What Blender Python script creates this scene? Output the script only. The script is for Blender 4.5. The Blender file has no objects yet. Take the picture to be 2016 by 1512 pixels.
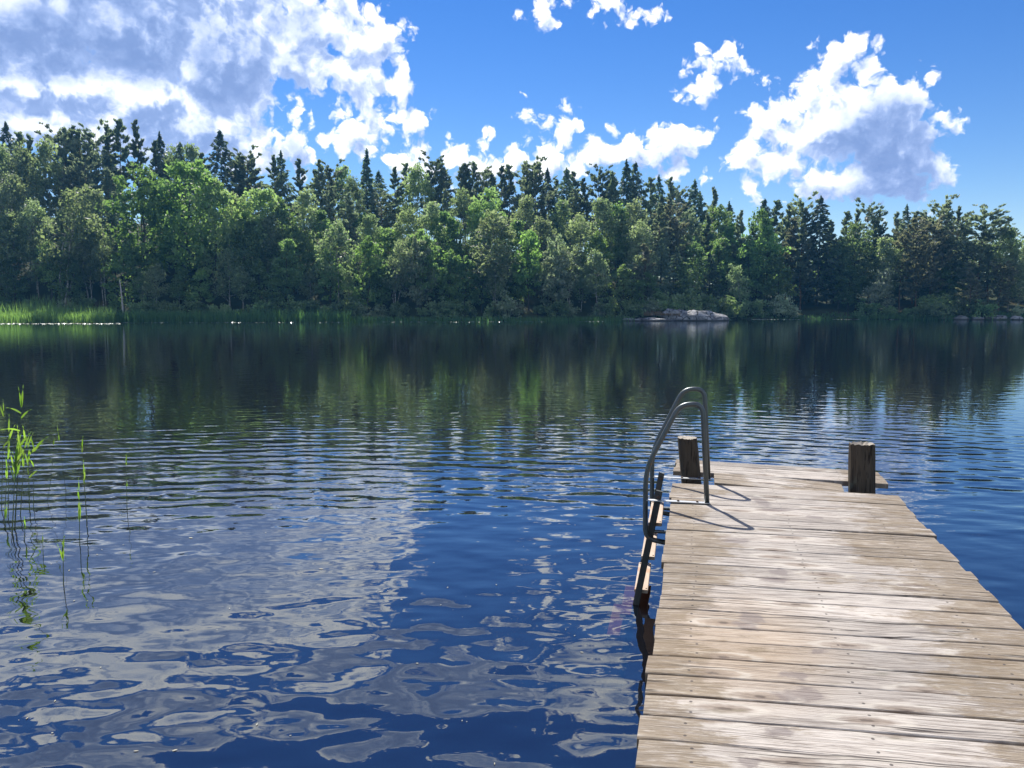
import bpy, math, random
import numpy as np
from mathutils import Vector, Matrix, noise as mnoise

R = math.radians
scene = bpy.context.scene
COL = scene.collection
rng = np.random.default_rng(7)
random.seed(7)

# ------------------------------------------------------------------ camera
CAM_Z = 2.35           # eye height over the lake
DECK_Z = 0.85          # deck top over the lake
FPX = 1511.0           # focal length in pixels of the 2016 px wide photograph
PITCH = math.atan((756 - 603) / FPX)
cam_d = bpy.data.cameras.new('camera')
cam_d.sensor_width = 36.0
cam_d.lens = 36.0 * FPX / 2016.0
cam_d.clip_end = 6000
cam = bpy.data.objects.new('camera', cam_d)
cam.location = (0, 0, CAM_Z)
cam.rotation_euler = (math.pi / 2 - PITCH, 0, 0)
COL.objects.link(cam)
scene.camera = cam

# ------------------------------------------------------------------ exposure
vs = scene.view_settings
vs.view_transform = 'Standard'
vs.look = 'None'
vs.exposure = 1.02
vs.gamma = 1.0
vs.use_curve_mapping = False
cy = scene.cycles
cy.max_bounces = 6
cy.diffuse_bounces = 3
cy.glossy_bounces = 3
cy.transmission_bounces = 3
cy.transparent_max_bounces = 8
cy.sample_clamp_indirect = 6.0
cy.caustics_reflective = False
cy.caustics_refractive = False

# ------------------------------------------------------------------ sun
SUN_EL, SUN_AZ = R(46.5), R(-16)       # azimuth from +Y towards +X
sun_d = bpy.data.lights.new('sun', 'SUN')
sun_d.energy = 4.6
sun_d.angle = R(0.5)
sun_d.color = (1.0, 0.955, 0.88)
sun = bpy.data.objects.new('sun', sun_d)
SUN_DIR = Vector((math.sin(SUN_AZ) * math.cos(SUN_EL), math.cos(SUN_AZ) * math.cos(SUN_EL), math.sin(SUN_EL)))
sun.rotation_euler = SUN_DIR.to_track_quat('Z', 'Y').to_euler()
sun.location = (-20, 60, 80)
COL.objects.link(sun)


# ------------------------------------------------------------------ node helper
class NT:
    """small wrapper for wiring nodes"""
    def __init__(self, tree):
        self.t = tree
        self.n = tree.nodes
        self.l = tree.links

    def new(self, kind, **kw):
        nd = self.n.new(kind)
        for k, v in kw.items():
            setattr(nd, k, v)
        return nd

    def put(self, sock, v):
        if isinstance(v, bpy.types.NodeSocket):
            self.l.new(v, sock)
        elif v is not None:
            sock.default_value = v

    def math(self, op, a, b=None, c=None, clamp=False):
        nd = self.new('ShaderNodeMath', operation=op, use_clamp=clamp)
        for i, v in enumerate((a, b, c)):
            if v is not None:
                self.put(nd.inputs[i], v)
        return nd.outputs[0]

    def vec(self, op, a, b=None, c=None):
        nd = self.new('ShaderNodeVectorMath', operation=op)
        for i, v in enumerate((a, b, c)):
            if v is not None:
                self.put(nd.inputs[i], v)
        return nd.outputs[1] if op in ('LENGTH', 'DOT_PRODUCT', 'DISTANCE') else nd.outputs[0]

    def rng(self, v, a, b, c=0.0, d=1.0, smooth=True):
        nd = self.new('ShaderNodeMapRange', interpolation_type='SMOOTHSTEP' if smooth else 'LINEAR')
        nd.clamp = True
        for i, x in enumerate((v, a, b, c, d)):
            self.put(nd.inputs[i], x)
        return nd.outputs[0]

    def mix(self, f, a, b, kind='MIX'):
        nd = self.new('ShaderNodeMix', data_type='RGBA', blend_type=kind)
        nd.clamp_factor = True
        self.put(nd.inputs[0], f)
        for s, v in ((nd.inputs[6], a), (nd.inputs[7], b)):
            self.put(s, (*v, 1.0) if isinstance(v, tuple) and len(v) == 3 else v)
        return nd.outputs[2]

    def noise(self, vec, scale, detail=2.0, rough=0.5, dist=0.0, dims='3D', out=0, lac=2.0):
        nd = self.new('ShaderNodeTexNoise', noise_dimensions=dims)
        self.put(nd.inputs['Vector'], vec)
        nd.inputs['Scale'].default_value = scale
        nd.inputs['Detail'].default_value = detail
        nd.inputs['Roughness'].default_value = rough
        nd.inputs['Lacunarity'].default_value = lac
        nd.inputs['Distortion'].default_value = dist
        return nd.outputs[out]

    def vor(self, vec, scale, feature='F1', dims='3D', smooth=1.0, detail=0.0, rough=0.5, out=0, rnd=1.0):
        nd = self.new('ShaderNodeTexVoronoi', voronoi_dimensions=dims, feature=feature)
        self.put(nd.inputs['Vector'], vec)
        nd.inputs['Scale'].default_value = scale
        nd.inputs['Randomness'].default_value = rnd
        if 'Detail' in nd.inputs:
            nd.inputs['Detail'].default_value = detail
            nd.inputs['Roughness'].default_value = rough
        if feature == 'SMOOTH_F1':
            nd.inputs['Smoothness'].default_value = smooth
        return nd.outputs[out]

    def comb(self, x, y, z=0.0):
        nd = self.new('ShaderNodeCombineXYZ')
        for i, v in enumerate((x, y, z)):
            self.put(nd.inputs[i], v)
        return nd.outputs[0]

    def sep(self, v):
        nd = self.new('ShaderNodeSeparateXYZ')
        self.put(nd.inputs[0], v)
        return nd.outputs


def px_dir(x, y):
    """unit direction of a photograph pixel"""
    dx, dv = (x - 1008) / FPX, (756 - y) / FPX
    v = Vector((dx, math.cos(PITCH) + dv * math.sin(PITCH), -math.sin(PITCH) + dv * math.cos(PITCH)))
    return v.normalized()


def px_azel(x, y):
    v = px_dir(x, y)
    return math.degrees(math.atan2(v.x, v.y)), math.degrees(math.asin(v.z))


def on_z(x, y, z):
    v = px_dir(x, y)
    t = (z - CAM_Z) / v.z
    return Vector((v.x * t, v.y * t, z))
# ------------------------------------------------------------------ sky with cumulus clouds (azimuth / elevation in degrees)
# centre and half size of each cloud heap; the ones above y = 0 stand overhead and show in the water
CLOUDS = [
    (40, 30, 190, 95), (250, 45, 150, 95), (430, 110, 105, 125), (110, 175, 190, 75), (290, 200, 140, 85),
    (60, 245, 150, 55), (220, 268, 150, 50), (400, 250, 115, 70), (480, 290, 95, 40), (520, 40, 50, 60),
    (612, 45, 75, 62), (655, 10, 60, 40), (700, 82, 62, 50), (755, 78, 50, 46), (640, 140, 85, 42), (705, 160, 48, 55),
    (788, 178, 34, 42), (815, 238, 34, 34), (738, 222, 52, 32), (690, 268, 42, 42), (715, 300, 34, 26),
    (540, 235, 26, 62), (588, 275, 30, 55), (623, 312, 18, 18), (560, 120, 60, 60),
    (762, 308, 26, 24), (818, 312, 48, 32), (900, 318, 52, 34), (945, 288, 28, 22), (1000, 322, 58, 32),
    (1085, 306, 54, 40), (1110, 243, 30, 27), (1098, 275, 30, 22), (1165, 312, 55, 36), (1235, 292, 58, 36),
    (1318, 292, 68, 40), (1345, 268, 42, 30), (1280, 335, 95, 18), (1046, 226, 14, 15),
    (1655, 108, 40, 38), (1690, 122, 35, 28), (1635, 158, 78, 26), (1725, 160, 62, 22), (1560, 225, 45, 38), (1508, 262, 46, 36),
    (1485, 310, 36, 38), (1560, 322, 95, 36), (1650, 248, 100, 88), (1735, 260, 88, 95), (1790, 182, 42, 36),
    (1745, 335, 95, 62), (1660, 345, 75, 38), (1825, 300, 42, 66),
    (1408, 125, 36, 26), (1388, 165, 46, 26), (1472, 167, 26, 14), (1068, 36, 34, 26), (1200, 2, 60, 24), (1262, 18, 32, 12),
    (1487, 377, 16, 10), (1442, 378, 10, 9),
    (250, -75, 340, 95), (-180, 60, 160, 200), (640, -60, 90, 40),
    (60, -400, 300, 80), (790, -235, 380, 70), (1190, -260, 110, 60), (1900, -180, 90, 26), (1160, -110, 100, 20), (1650, -300, 140, 45),
    (-500, 150, 220, 160), (2500, 200, 200, 120), (2350, 20, 110, 60),
]
# unseen heaps added behind the camera and overhead to brighten the forest, in degrees: azimuth, elevation, half width, half height
FILL_HEAPS = [(150, 26, 34, 17), (-155, 30, 38, 20), (100, 22, 26, 13), (-105, 24, 30, 15), (178, 55, 60, 12), (-62, 40, 16, 9), (75, 52, 26, 9)]
# thick parts that let little sun through
THICK = [
    (40, 75, 210, 60, 1.0), (250, 70, 150, 75, 1.0), (440, 130, 90, 95, .8), (560, 150, 70, 50, .4), (360, 262, 110, 40, .35), (600, 55, 40, 40, .45),
    (560, 290, 40, 50, .5), (1270, 328, 110, 24, .5), (1745, 270, 92, 80, 1.0), (1780, 330, 85, 70, 1.0), (1690, 380, 120, 28, .8), (1835, 300, 40, 70, .9),
    (1680, 240, 40, 50, .5), (250, -60, 330, 50, .25), (60, -400, 300, 80, 1.0), (800, -250, 380, 75, 1.0),
]
DEG = 26.4    # pixels per degree

world = bpy.data.worlds.new('World')
scene.world = world
world.use_nodes = True
W = NT(world.node_tree)
W.n.clear()
sky = W.new('ShaderNodeTexSky', sky_type='NISHITA')
sky.sun_disc = False
sky.sun_elevation = SUN_EL
sky.sun_rotation = SUN_AZ
sky.air_density = 1.0
sky.dust_density = 0.0
sky.ozone_density = 3.0


def blob_group(name, blobs, k):
    g = bpy.data.node_groups.new(name, 'ShaderNodeTree')
    g.interface.new_socket('P', in_out='INPUT', socket_type='NodeSocketVector')
    g.interface.new_socket('D', in_out='OUTPUT', socket_type='NodeSocketFloat')
    G = NT(g)
    gi, go = G.new('NodeGroupInput'), G.new('NodeGroupOutput')
    cur = None
    for b in [(*px_azel(b[0], b[1]), b[2] / DEG, b[3] / DEG) for b in blobs] + FILL_HEAPS:
        a, e, rx, ry = b
        q = G.vec('MULTIPLY_ADD', gi.outputs[0], (1 / rx, 1 / ry, 0), (-a / rx, -e / ry, 0))
        s = min(rx, ry)
        d = G.math('MULTIPLY_ADD', G.vec('LENGTH', q), s, -s)
        cur = d if cur is None else G.math('SMOOTH_MIN', cur, d, k)
    G.l.new(cur, go.inputs[0])
    return g


def thick_group(name, blobs):
    g = bpy.data.node_groups.new(name, 'ShaderNodeTree')
    g.interface.new_socket('P', in_out='INPUT', socket_type='NodeSocketVector')
    g.interface.new_socket('D', in_out='OUTPUT', socket_type='NodeSocketFloat')
    G = NT(g)
    gi, go = G.new('NodeGroupInput'), G.new('NodeGroupOutput')
    cur = None
    for b in blobs:
        a, e = px_azel(b[0], b[1])
        rx, ry = b[2] / DEG, b[3] / DEG
        q = G.vec('LENGTH', G.vec('MULTIPLY_ADD', gi.outputs[0], (1 / rx, 1 / ry, 0), (-a / rx, -e / ry, 0)))
        d = G.rng(q, 1.25, 0.45, 0.0, b[4])
        cur = d if cur is None else G.math('MAXIMUM', cur, d)
    G.l.new(cur, go.inputs[0])
    return g


g_heap = blob_group('cloud_heaps', CLOUDS, 0.35)
g_thick = thick_group('cloud_thickness', THICK)

# signed distance to the ragged cloud outline
g_den = bpy.data.node_groups.new('cloud_outline', 'ShaderNodeTree')
g_den.interface.new_socket('P', in_out='INPUT', socket_type='NodeSocketVector')
g_den.interface.new_socket('D', in_out='OUTPUT', socket_type='NodeSocketFloat')
G = NT(g_den)
gi, go = G.new('NodeGroupInput'), G.new('NodeGroupOutput')
P = gi.outputs[0]
w1 = G.vec('SUBTRACT', G.noise(P, 0.30, 3.0, 0.55, out=1), (.5, .5, .5))
w2 = G.vec('SUBTRACT', G.noise(P, 1.5, 2.0, 0.55, out=1), (.5, .5, .5))
Pw = G.vec('ADD', P, G.vec('ADD', G.vec('SCALE', w1, None), G.vec('SCALE', w2, None)))
for nd in G.n:
    if nd.type == 'VECT_MATH' and nd.operation == 'SCALE':
        src = nd.inputs[0].links[0].from_node.inputs[0].links[0].from_node
        nd.inputs[3].default_value = 2.1 if abs(src.inputs['Scale'].default_value - .30) < .01 else 0.55
hp = G.new('ShaderNodeGroup')
hp.node_tree = g_heap
G.l.new(Pw, hp.inputs[0])
v1 = G.vor(Pw, 0.62, 'SMOOTH_F1', '2D', smooth=.25, detail=3.0, rough=0.52)
f1 = G.noise(Pw, 0.55, 7.0, 0.58)
puff = G.math('ADD', G.math('MULTIPLY_ADD', v1, 1.75, -1.13), G.math('MULTIPLY_ADD', f1, -1.7, 0.55))
dd = G.math('ADD', hp.outputs[0], puff)
G.l.new(dd, go.inputs[0])

tc = W.new('ShaderNodeTexCoord')
x, y, z = W.sep(tc.outputs['Generated'])
az = W.math('MULTIPLY', W.math('ARCTAN2', x, y), 180 / math.pi)
el = W.math('MULTIPLY', W.math('ARCSINE', z), 180 / math.pi)
p0 = W.comb(az, el, 0.0)
p1 = W.vec('ADD', p0, (-0.45, 1.05, 0.0))


def use(g, v):
    nd = W.new('ShaderNodeGroup')
    nd.node_tree = g
    W.l.new(v, nd.inputs[0])
    return nd.outputs[0]


d0, d1 = use(g_den, p0), use(g_den, p1)
cover = W.rng(d0, 0.12, -0.62)
thin = W.rng(d0, -0.1, -1.8, 1.0, 0.0)                       # thin rims glow with the sun behind
lit = W.rng(W.math('SUBTRACT', d1, d0), -1.15, 1.25)         # side turned to the sun
thick = use(g_thick, W.vec('ADD', p0, W.vec('MULTIPLY', W.vec('SUBTRACT', W.noise(p0, 0.35, 4.0, .55, out=1), (.5, .5, .5)), (3.0, 3.0, 0))))
br = W.math('MULTIPLY_ADD', lit, 0.72, W.math('MULTIPLY_ADD', thin, 0.30, 0.16))
thick = W.math('MULTIPLY', thick, W.rng(W.noise(p0, 0.5, 5.0, .6), .30, .68, 1.15, .50))
br = W.math('MULTIPLY', br, W.math('MULTIPLY_ADD', thick, -0.72, 1.0))
br = W.math('MINIMUM', br, 1.0)
CW = 10.5
ramp = W.new('ShaderNodeValToRGB')
W.l.new(br, ramp.inputs[0])
cr = ramp.color_ramp
cr.elements[0].position, cr.elements[0].color = 0.0, (0.150, 0.235, 0.47, 1)
cr.elements[1].position, cr.elements[1].color = 1.0, (1.06, 1.05, 1.06, 1)
for pos, c in ((0.3, (0.28, 0.38, 0.64)), (0.62, (0.60, 0.67, 0.85))):
    e = cr.elements.new(pos)
    e.color = (*c, 1)
cl = W.vec('SCALE', ramp.outputs[0])
cl.node.inputs[3].default_value = CW
hs = W.new('ShaderNodeHueSaturation')
hs.inputs['Hue'].default_value = 0.515
hs.inputs['Saturation'].default_value = 1.34
hs.inputs['Value'].default_value = 0.90
W.l.new(sky.outputs[0], hs.inputs['Color'])
bg = W.new('ShaderNodeBackground')
W.l.new(hs.outputs[0], bg.inputs[0])
bg.inputs[1].default_value = 0.066
bg2 = W.new('ShaderNodeBackground')
W.l.new(cl, bg2.inputs[0])
bg2.inputs[1].default_value = 0.066
ms = W.new('ShaderNodeMixShader')
W.l.new(W.math('MULTIPLY', cover, W.rng(el, -1.0, 1.0)), ms.inputs[0])
W.l.new(bg.outputs[0], ms.inputs[1])
W.l.new(bg2.outputs[0], ms.inputs[2])
wo = W.new('ShaderNodeOutputWorld')
W.l.new(ms.outputs[0], wo.inputs[0])
world.cycles.sampling_method = 'MANUAL'
world.cycles.sample_map_resolution = 512

# ------------------------------------------------------------------ object helpers
def link(o, parent=None):
    COL.objects.link(o)
    if parent is not None:
        o.parent = parent
    return o


def tag(o, label=None, cat=None, group=None, kind=None):
    for k, v in (('label', label), ('category', cat), ('group', group), ('kind', kind)):
        if v:
            o[k] = v
    return o


def empty(name, loc=(0, 0, 0), rz=0.0):
    o = bpy.data.objects.new(name, None)
    o.location = loc
    o.rotation_euler = (0, 0, rz)
    o.empty_display_size = 0.2
    return link(o)


class MB:
    """collects vertices and faces for one mesh"""
    def __init__(self):
        self.v, self.f, self.uv = [], [], None

    def add(self, vs, fs):
        b = len(self.v)
        self.v += [tuple(p) for p in vs]
        self.f += [tuple(i + b for i in q) for q in fs]

    def box(self, c, s, m=None):
        hx, hy, hz = s[0] / 2, s[1] / 2, s[2] / 2
        vs = [Vector((x * hx, y * hy, z * hz)) for x in (-1, 1) for y in (-1, 1) for z in (-1, 1)]
        if m is not None:
            vs = [m @ p for p in vs]
        vs = [p + Vector(c) for p in vs]
        self.add(vs, [(0, 1, 3, 2), (4, 6, 7, 5), (0, 4, 5, 1), (2, 3, 7, 6), (0, 2, 6, 4), (1, 5, 7, 3)])

    def tube(self, pts, rad, n=8, cap=True):
        pts = [Vector(p) for p in pts]
        rad = [rad] * len(pts) if isinstance(rad, (int, float)) else list(rad)
        up = Vector((0, 0, 1))
        rings = []
        x = None
        for i, p in enumerate(pts):
            t = (pts[min(i + 1, len(pts) - 1)] - pts[max(i - 1, 0)]).normalized()
            if x is None:
                x = t.cross(up if abs(t.z) < .95 else Vector((1, 0, 0))).normalized()
            else:
                x = (x - t * x.dot(t)).normalized()
            y = t.cross(x)
            rings.append([p + (x * math.cos(a) + y * math.sin(a)) * rad[i] for a in [2 * math.pi * k / n for k in range(n)]])
        vs = [q for r in rings for q in r]
        fs = []
        for i in range(len(rings) - 1):
            for k in range(n):
                a, b = i * n + k, i * n + (k + 1) % n
                fs.append((a, b, b + n, a + n))
        if cap:
            fs.append(tuple(range(n))[::-1])
            fs.append(tuple((len(rings) - 1) * n + k for k in range(n)))
        self.add(vs, fs)

    def mesh(self, name, mat=None, smooth=False):
        me = bpy.data.meshes.new(name)
        me.from_pydata(self.v, [], self.f)
        me.update()
        if mat:
            me.materials.append(mat)
        if smooth:
            me.polygons.foreach_set('use_smooth', [True] * len(me.polygons))
        return me

    def build(self, name, mat=None, parent=None, smooth=False):
        return link(bpy.data.objects.new(name, self.mesh(name, mat, smooth)), parent)


def np_mesh(name, verts, faces, mat, smooth=False):
    """verts (n,3), faces (m,k) arrays"""
    me = bpy.data.meshes.new(name)
    k = faces.shape[1]
    me.vertices.add(len(verts))
    me.vertices.foreach_set('co', np.ascontiguousarray(verts, dtype=np.float32).ravel())
    me.loops.add(faces.size)
    me.loops.foreach_set('vertex_index', np.ascontiguousarray(faces, dtype=np.int32).ravel())
    me.polygons.add(len(faces))
    me.polygons.foreach_set('loop_start', np.arange(0, faces.size, k, dtype=np.int32))
    me.polygons.foreach_set('use_smooth', np.full(len(faces), smooth))
    me.update(calc_edges=True)
    me.materials.append(mat)
    return me


def material(name):
    m = bpy.data.materials.new(name)
    m.use_nodes = True
    t = NT(m.node_tree)
    t.n.clear()
    out = t.new('ShaderNodeOutputMaterial')
    return m, t, out


def principled(t, out, color, rough=0.8, spec=0.3, metal=0.0, normal=None):
    b = t.new('ShaderNodeBsdfPrincipled')
    t.put(b.inputs['Base Color'], (*color, 1) if isinstance(color, tuple) and len(color) == 3 else color)
    t.put(b.inputs['Roughness'], rough)
    b.inputs['Specular IOR Level'].default_value = spec
    b.inputs['Metallic'].default_value = metal
    if normal is not None:
        t.l.new(normal, b.inputs['Normal'])
    t.l.new(b.outputs[0], out.inputs[0])
    return b


def bump(t, h, dist=1.0, strength=1.0):
    b = t.new('ShaderNodeBump')
    b.inputs['Strength'].default_value = strength
    b.inputs['Distance'].default_value = dist
    t.l.new(h, b.inputs['Height'])
    return b.outputs[0]


# ------------------------------------------------------------------ terrain: lake bed, far shore and wooded hill in one sheet
SHX = [-400, -120, -79, -60, -20, 0, 14, 20, 30, 34, 42, 55, 64, 72, 80, 95, 130, 400]
SHY = [105, 112, 118, 120, 122, 124, 126, 127, 128, 135, 141, 142, 141, 137, 134, 131, 124, 110]
HLX = [-400, -90, -50, -20, 10, 40, 60, 90, 400]
HLH = [27, 27, 26, 22, 18, 12, 9, 9, 9]


def shore(x):
    return np.interp(x, SHX, SHY)


def ground(x, y):
    t = y - shore(x) + 1.2 * np.sin(x * .31) + .7 * np.sin(x * .83 + 1)
    H = np.interp(x, HLX, HLH)
    bed = np.clip(t * 0.16, -1.9, 0)
    land = np.where(t > 0, 0.22 * np.clip(t, 0, 3) + H * (1 - np.exp(-np.clip(t - 3, 0, None) / 45)), 0)
    return bed + land + np.where(t > 2, .35 * np.sin(x * .5 + y * .3) * np.sin(y * .41 - x * .2), 0)


gx = np.concatenate([np.linspace(-900, -140, 20), np.linspace(-130, 150, 141), np.linspace(160, 900, 20)])
gy = np.concatenate([np.linspace(-120, 95, 24), np.linspace(98, 230, 89), np.linspace(240, 1400, 20)])
X, Y = np.meshgrid(gx, gy)
Z = ground(X, Y)
V = np.stack([X.ravel(), Y.ravel(), Z.ravel()], 1)
nx, ny = len(gx), len(gy)
i = np.arange(nx * ny).reshape(ny, nx)
F = np.stack([i[:-1, :-1].ravel(), i[:-1, 1:].ravel(), i[1:, 1:].ravel(), i[1:, :-1].ravel()], 1)
m, t, out = material('forest floor')
P_ = t.new('ShaderNodeNewGeometry').outputs['Position']
zz = t.sep(P_)[2]
c = t.mix(t.noise(P_, .35, 4), (.018, .03, .012), (.05, .055, .025))
c = t.mix(t.rng(t.noise(P_, .12, 5), .55, .7), c, (.075, .06, .03))
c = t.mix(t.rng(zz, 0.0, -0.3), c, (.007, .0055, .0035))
principled(t, out, c, .95, .1)
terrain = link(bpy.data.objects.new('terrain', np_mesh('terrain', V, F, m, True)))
tag(terrain, 'dark wooded hill rising behind the far shore of the lake', 'hill', kind='structure')

# ------------------------------------------------------------------ water
m, t, out = material('lake water')
P_ = t.new('ShaderNodeNewGeometry').outputs['Position']
px, py, pz = t.sep(P_)
flat = t.comb(px, py, 0.0)
dist = t.vec('LENGTH', flat)
# slow swell of smooth facets close to the jetty
near = t.rng(dist, 13.0, 4.0)
sw = t.noise(t.vec('MULTIPLY', flat, (1.0, 1.3, 1)), 1.7, 1.0, .35)
sw2 = t.noise(t.vec('MULTIPLY', flat, (0.9, 1.4, 1)), 3.6, 0.5, .3)
h_near = t.math('ADD', t.math('MULTIPLY', sw, 0.021), t.math('MULTIPLY', sw2, 0.0075))
h_near = t.math('MULTIPLY', h_near, t.math('MULTIPLY_ADD', near, 0.75, 0.25))
# long crested ripples spreading away from the shore behind the camera
wob = t.noise(flat, .35, 2.0, .5)
wob = t.math('MULTIPLY', wob, 7.0)


def train(ang, lam, amp, cx=None, cyy=None):
    k = 2 * math.pi / lam
    if cx is None:
        ph = t.math('ADD', t.math('MULTIPLY', px, math.sin(ang) * k), t.math('MULTIPLY', py, math.cos(ang) * k))
    else:
        ph = t.math('MULTIPLY', t.vec('DISTANCE', flat, (cx, cyy, 0)), k)
    s = t.math('SINE', t.math('ADD', ph, wob))
    return t.math('MULTIPLY', s, amp)


rip = t.math('ADD', train(0, .43, .0026, -3.5, -4.0), train(R(-14), .31, .0014))
rip = t.math('ADD', rip, train(R(17), .27, .0011))
rip = t.math('ADD', rip, train(0, .66, .0016, 6.0, -9.0))
# broken crests, long across the line of sight
wav = t.vec('ADD', flat, t.vec('SCALE', t.noise(flat, .25, 1.0, out=1)))
wav.node.inputs[1].links[0].from_node.inputs[3].default_value = 1.6
rip = t.math('ADD', rip, t.math('MULTIPLY', t.noise(t.vec('MULTIPLY', wav, (.75, 3.0, 1)), 1.0, 2.0, .45), .014))
patch = t.rng(t.noise(t.vec('MULTIPLY', flat, (.4, 1, 1)), .42, 3.0), .38, .62)
band = t.math('MULTIPLY', t.rng(dist, 6.5, 11.0), t.rng(t.math('MULTIPLY_ADD', t.noise(flat, .12, 2.0), 12.0, dist), 24.0, 17.0))
calm = t.rng(dist, 10, 30.0, 0.20, 0.05)
amp = t.math('ADD', t.math('MULTIPLY', band, t.math('MULTIPLY_ADD', patch, 0.85, 0.25)), t.math('MULTIPLY', calm, t.rng(dist, 6, 14)))
h_rip = t.math('MULTIPLY', rip, amp)
fine = t.math('MULTIPLY', t.noise(t.vec('MULTIPLY', flat, (.8, 1.6, 1)), 3.4, 2.0, .5), t.math('MULTIPLY_ADD', band, .0035, .0015))
h = t.math('ADD', t.math('ADD', h_near, h_rip), fine)
nrm = bump(t, h)
fr = t.new('ShaderNodeLayerWeight')
fr.inputs['Blend'].default_value = 0.5
t.l.new(nrm, fr.inputs['Normal'])
refl = t.math('MULTIPLY_ADD', t.math('POWER', fr.outputs['Facing'], 5.0), .82, .18, clamp=True)
gl = t.new('ShaderNodeBsdfGlossy')
gl.inputs['Color'].default_value = (.90, .96, 1, 1)
t.put(gl.inputs['Roughness'], t.rng(dist, 15, 60, 0.0, 0.045))
t.l.new(nrm, gl.inputs['Normal'])
tr = t.new('ShaderNodeBsdfTransparent')
tr.inputs['Color'].default_value = (.64, .36, .19, 1)
df = t.new('ShaderNodeBsdfDiffuse')
df.inputs['Color'].default_value = (.006, .012, .020, 1)
body = t.new('ShaderNodeMixShader')
body.inputs[0].default_value = .30
t.l.new(tr.outputs[0], body.inputs[1])
t.l.new(df.outputs[0], body.inputs[2])
ms = t.new('ShaderNodeMixShader')
t.l.new(refl, ms.inputs[0])
t.l.new(body.outputs[0], ms.inputs[1])
t.l.new(gl.outputs[0], ms.inputs[2])
t.l.new(ms.outputs[0], out.inputs[0])
gx = np.linspace(-300, 300, 21)
gy = np.linspace(-100, 175, 12)
X, Y = np.meshgrid(gx, gy)
V = np.stack([X.ravel(), Y.ravel(), 0 * X.ravel()], 1)
i = np.arange(X.size).reshape(X.shape)
F = np.stack([i[:-1, :-1].ravel(), i[:-1, 1:].ravel(), i[1:, 1:].ravel(), i[1:, :-1].ravel()], 1)
water = link(bpy.data.objects.new('water', np_mesh('water', V, F, m)))
tag(water, 'rippled dark blue lake water mirroring the sky and the forest', 'lake', kind='structure')

# ------------------------------------------------------------------ jetty
JA = R(13.5)
AX = Vector((math.sin(JA), math.cos(JA), 0))          # along the jetty, away from the camera
LX = [(-.30, -3.0), (0.197, .8), (0.30, 1.9), (0.395, 2.367), (0.517, 2.869), (.60, 3.196), (.697, 3.59), (.753, 3.803), (.97, 4.741), (1.10, 5.30), (1.371, 6.46), (1.50, 7.0), (1.66, 7.56)]
RX = [(.75, -3.0), (1.74, .8), (2.08, 2.2), (2.412, 3.483), (2.451, 3.658), (2.644, 4.4), (2.872, 5.287), (3.031, 5.858), (3.105, 6.12), (3.22, 6.45), (3.367, 6.959)]


def lx(y):
    return float(np.interp(y, [p[1] for p in LX], [p[0] for p in LX]))


def rx(y):
    return float(np.interp(y, [p[1] for p in RX], [p[0] for p in RX]))


def rdrop(y):
    return float(np.interp(y, [1.0, 3.5, 5.0, 6.46, 7.5], [.25, .265, .31, .44, .60]))


# wood of the deck: silver grey, grain along the plank, brown algae at both ends, damp footprints
m, t, out = material('weathered deck wood')
uvn = t.new('ShaderNodeUVMap', uv_map='plank')
u, v, _ = t.sep(uvn.outputs[0])
edn = t.new('ShaderNodeUVMap', uv_map='ends')
el_, er_, _ = t.sep(edn.outputs[0])
pid = t.math('FLOOR', v)
fv = t.math('FRACT', v)
wn = t.new('ShaderNodeTexWhiteNoise', noise_dimensions='1D')
t.l.new(pid, wn.inputs['W'])
pr = wn.outputs[0]
off = t.math('MULTIPLY', pid, 7.31)
gco = t.comb(t.math('ADD', u, off), t.math('MULTIPLY', fv, .155), pid)
warp = t.math('MULTIPLY', t.noise(t.vec('MULTIPLY', gco, (2.2, 9, 1)), 1.0, 2.0), .05)
gco2 = t.vec('ADD', gco, t.comb(0.0, warp, 0.0))
g1 = t.noise(t.vec('MULTIPLY', gco2, (5.5, 60, 1)), 1.0, 6.0, .68)
g2 = t.noise(t.vec('MULTIPLY', gco2, (5.0, 190, 1)), 1.0, 3.0, .6)
g3 = t.noise(t.vec('MULTIPLY', gco, (1.3, 5, 1)), 1.0, 3.0, .55)
base = t.mix(g3, (.325, .285, .248), (.415, .372, .328))
base = t.mix(t.math('MULTIPLY', t.rng(g1, .46, .74), .50), base, (.52, .48, .435))
base = t.mix(t.math('MULTIPLY', t.rng(g1, .50, .32), .75), base, (.13, .10, .08))
base = t.mix(t.math('MULTIPLY', t.rng(g2, .50, .32), .8), base, (.07, .055, .047))
base = t.mix(t.math('MULTIPLY', pr, .32), base, (.20, .175, .15))
hsv = t.new('ShaderNodeHueSaturation')
hsv.inputs['Saturation'].default_value = .95
t.put(hsv.inputs['Value'], t.math('MULTIPLY_ADD', t.math('FRACT', t.math('MULTIPLY', pr, 13.7)), .34, .84))
t.l.new(base, hsv.inputs['Color'])
base = hsv.outputs[0]
# warm fresh patch where bathers climb up
wp = t.rng(t.vec('LENGTH', t.vec('MULTIPLY', t.vec('SUBTRACT', t.comb(el_, v, 0.0), (.35, 38.0, 0)), (1.6, .22, 0))), 1.0, .2)
base = t.mix(t.math('MULTIPLY', wp, .45), base, (.37, .26, .155))
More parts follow.
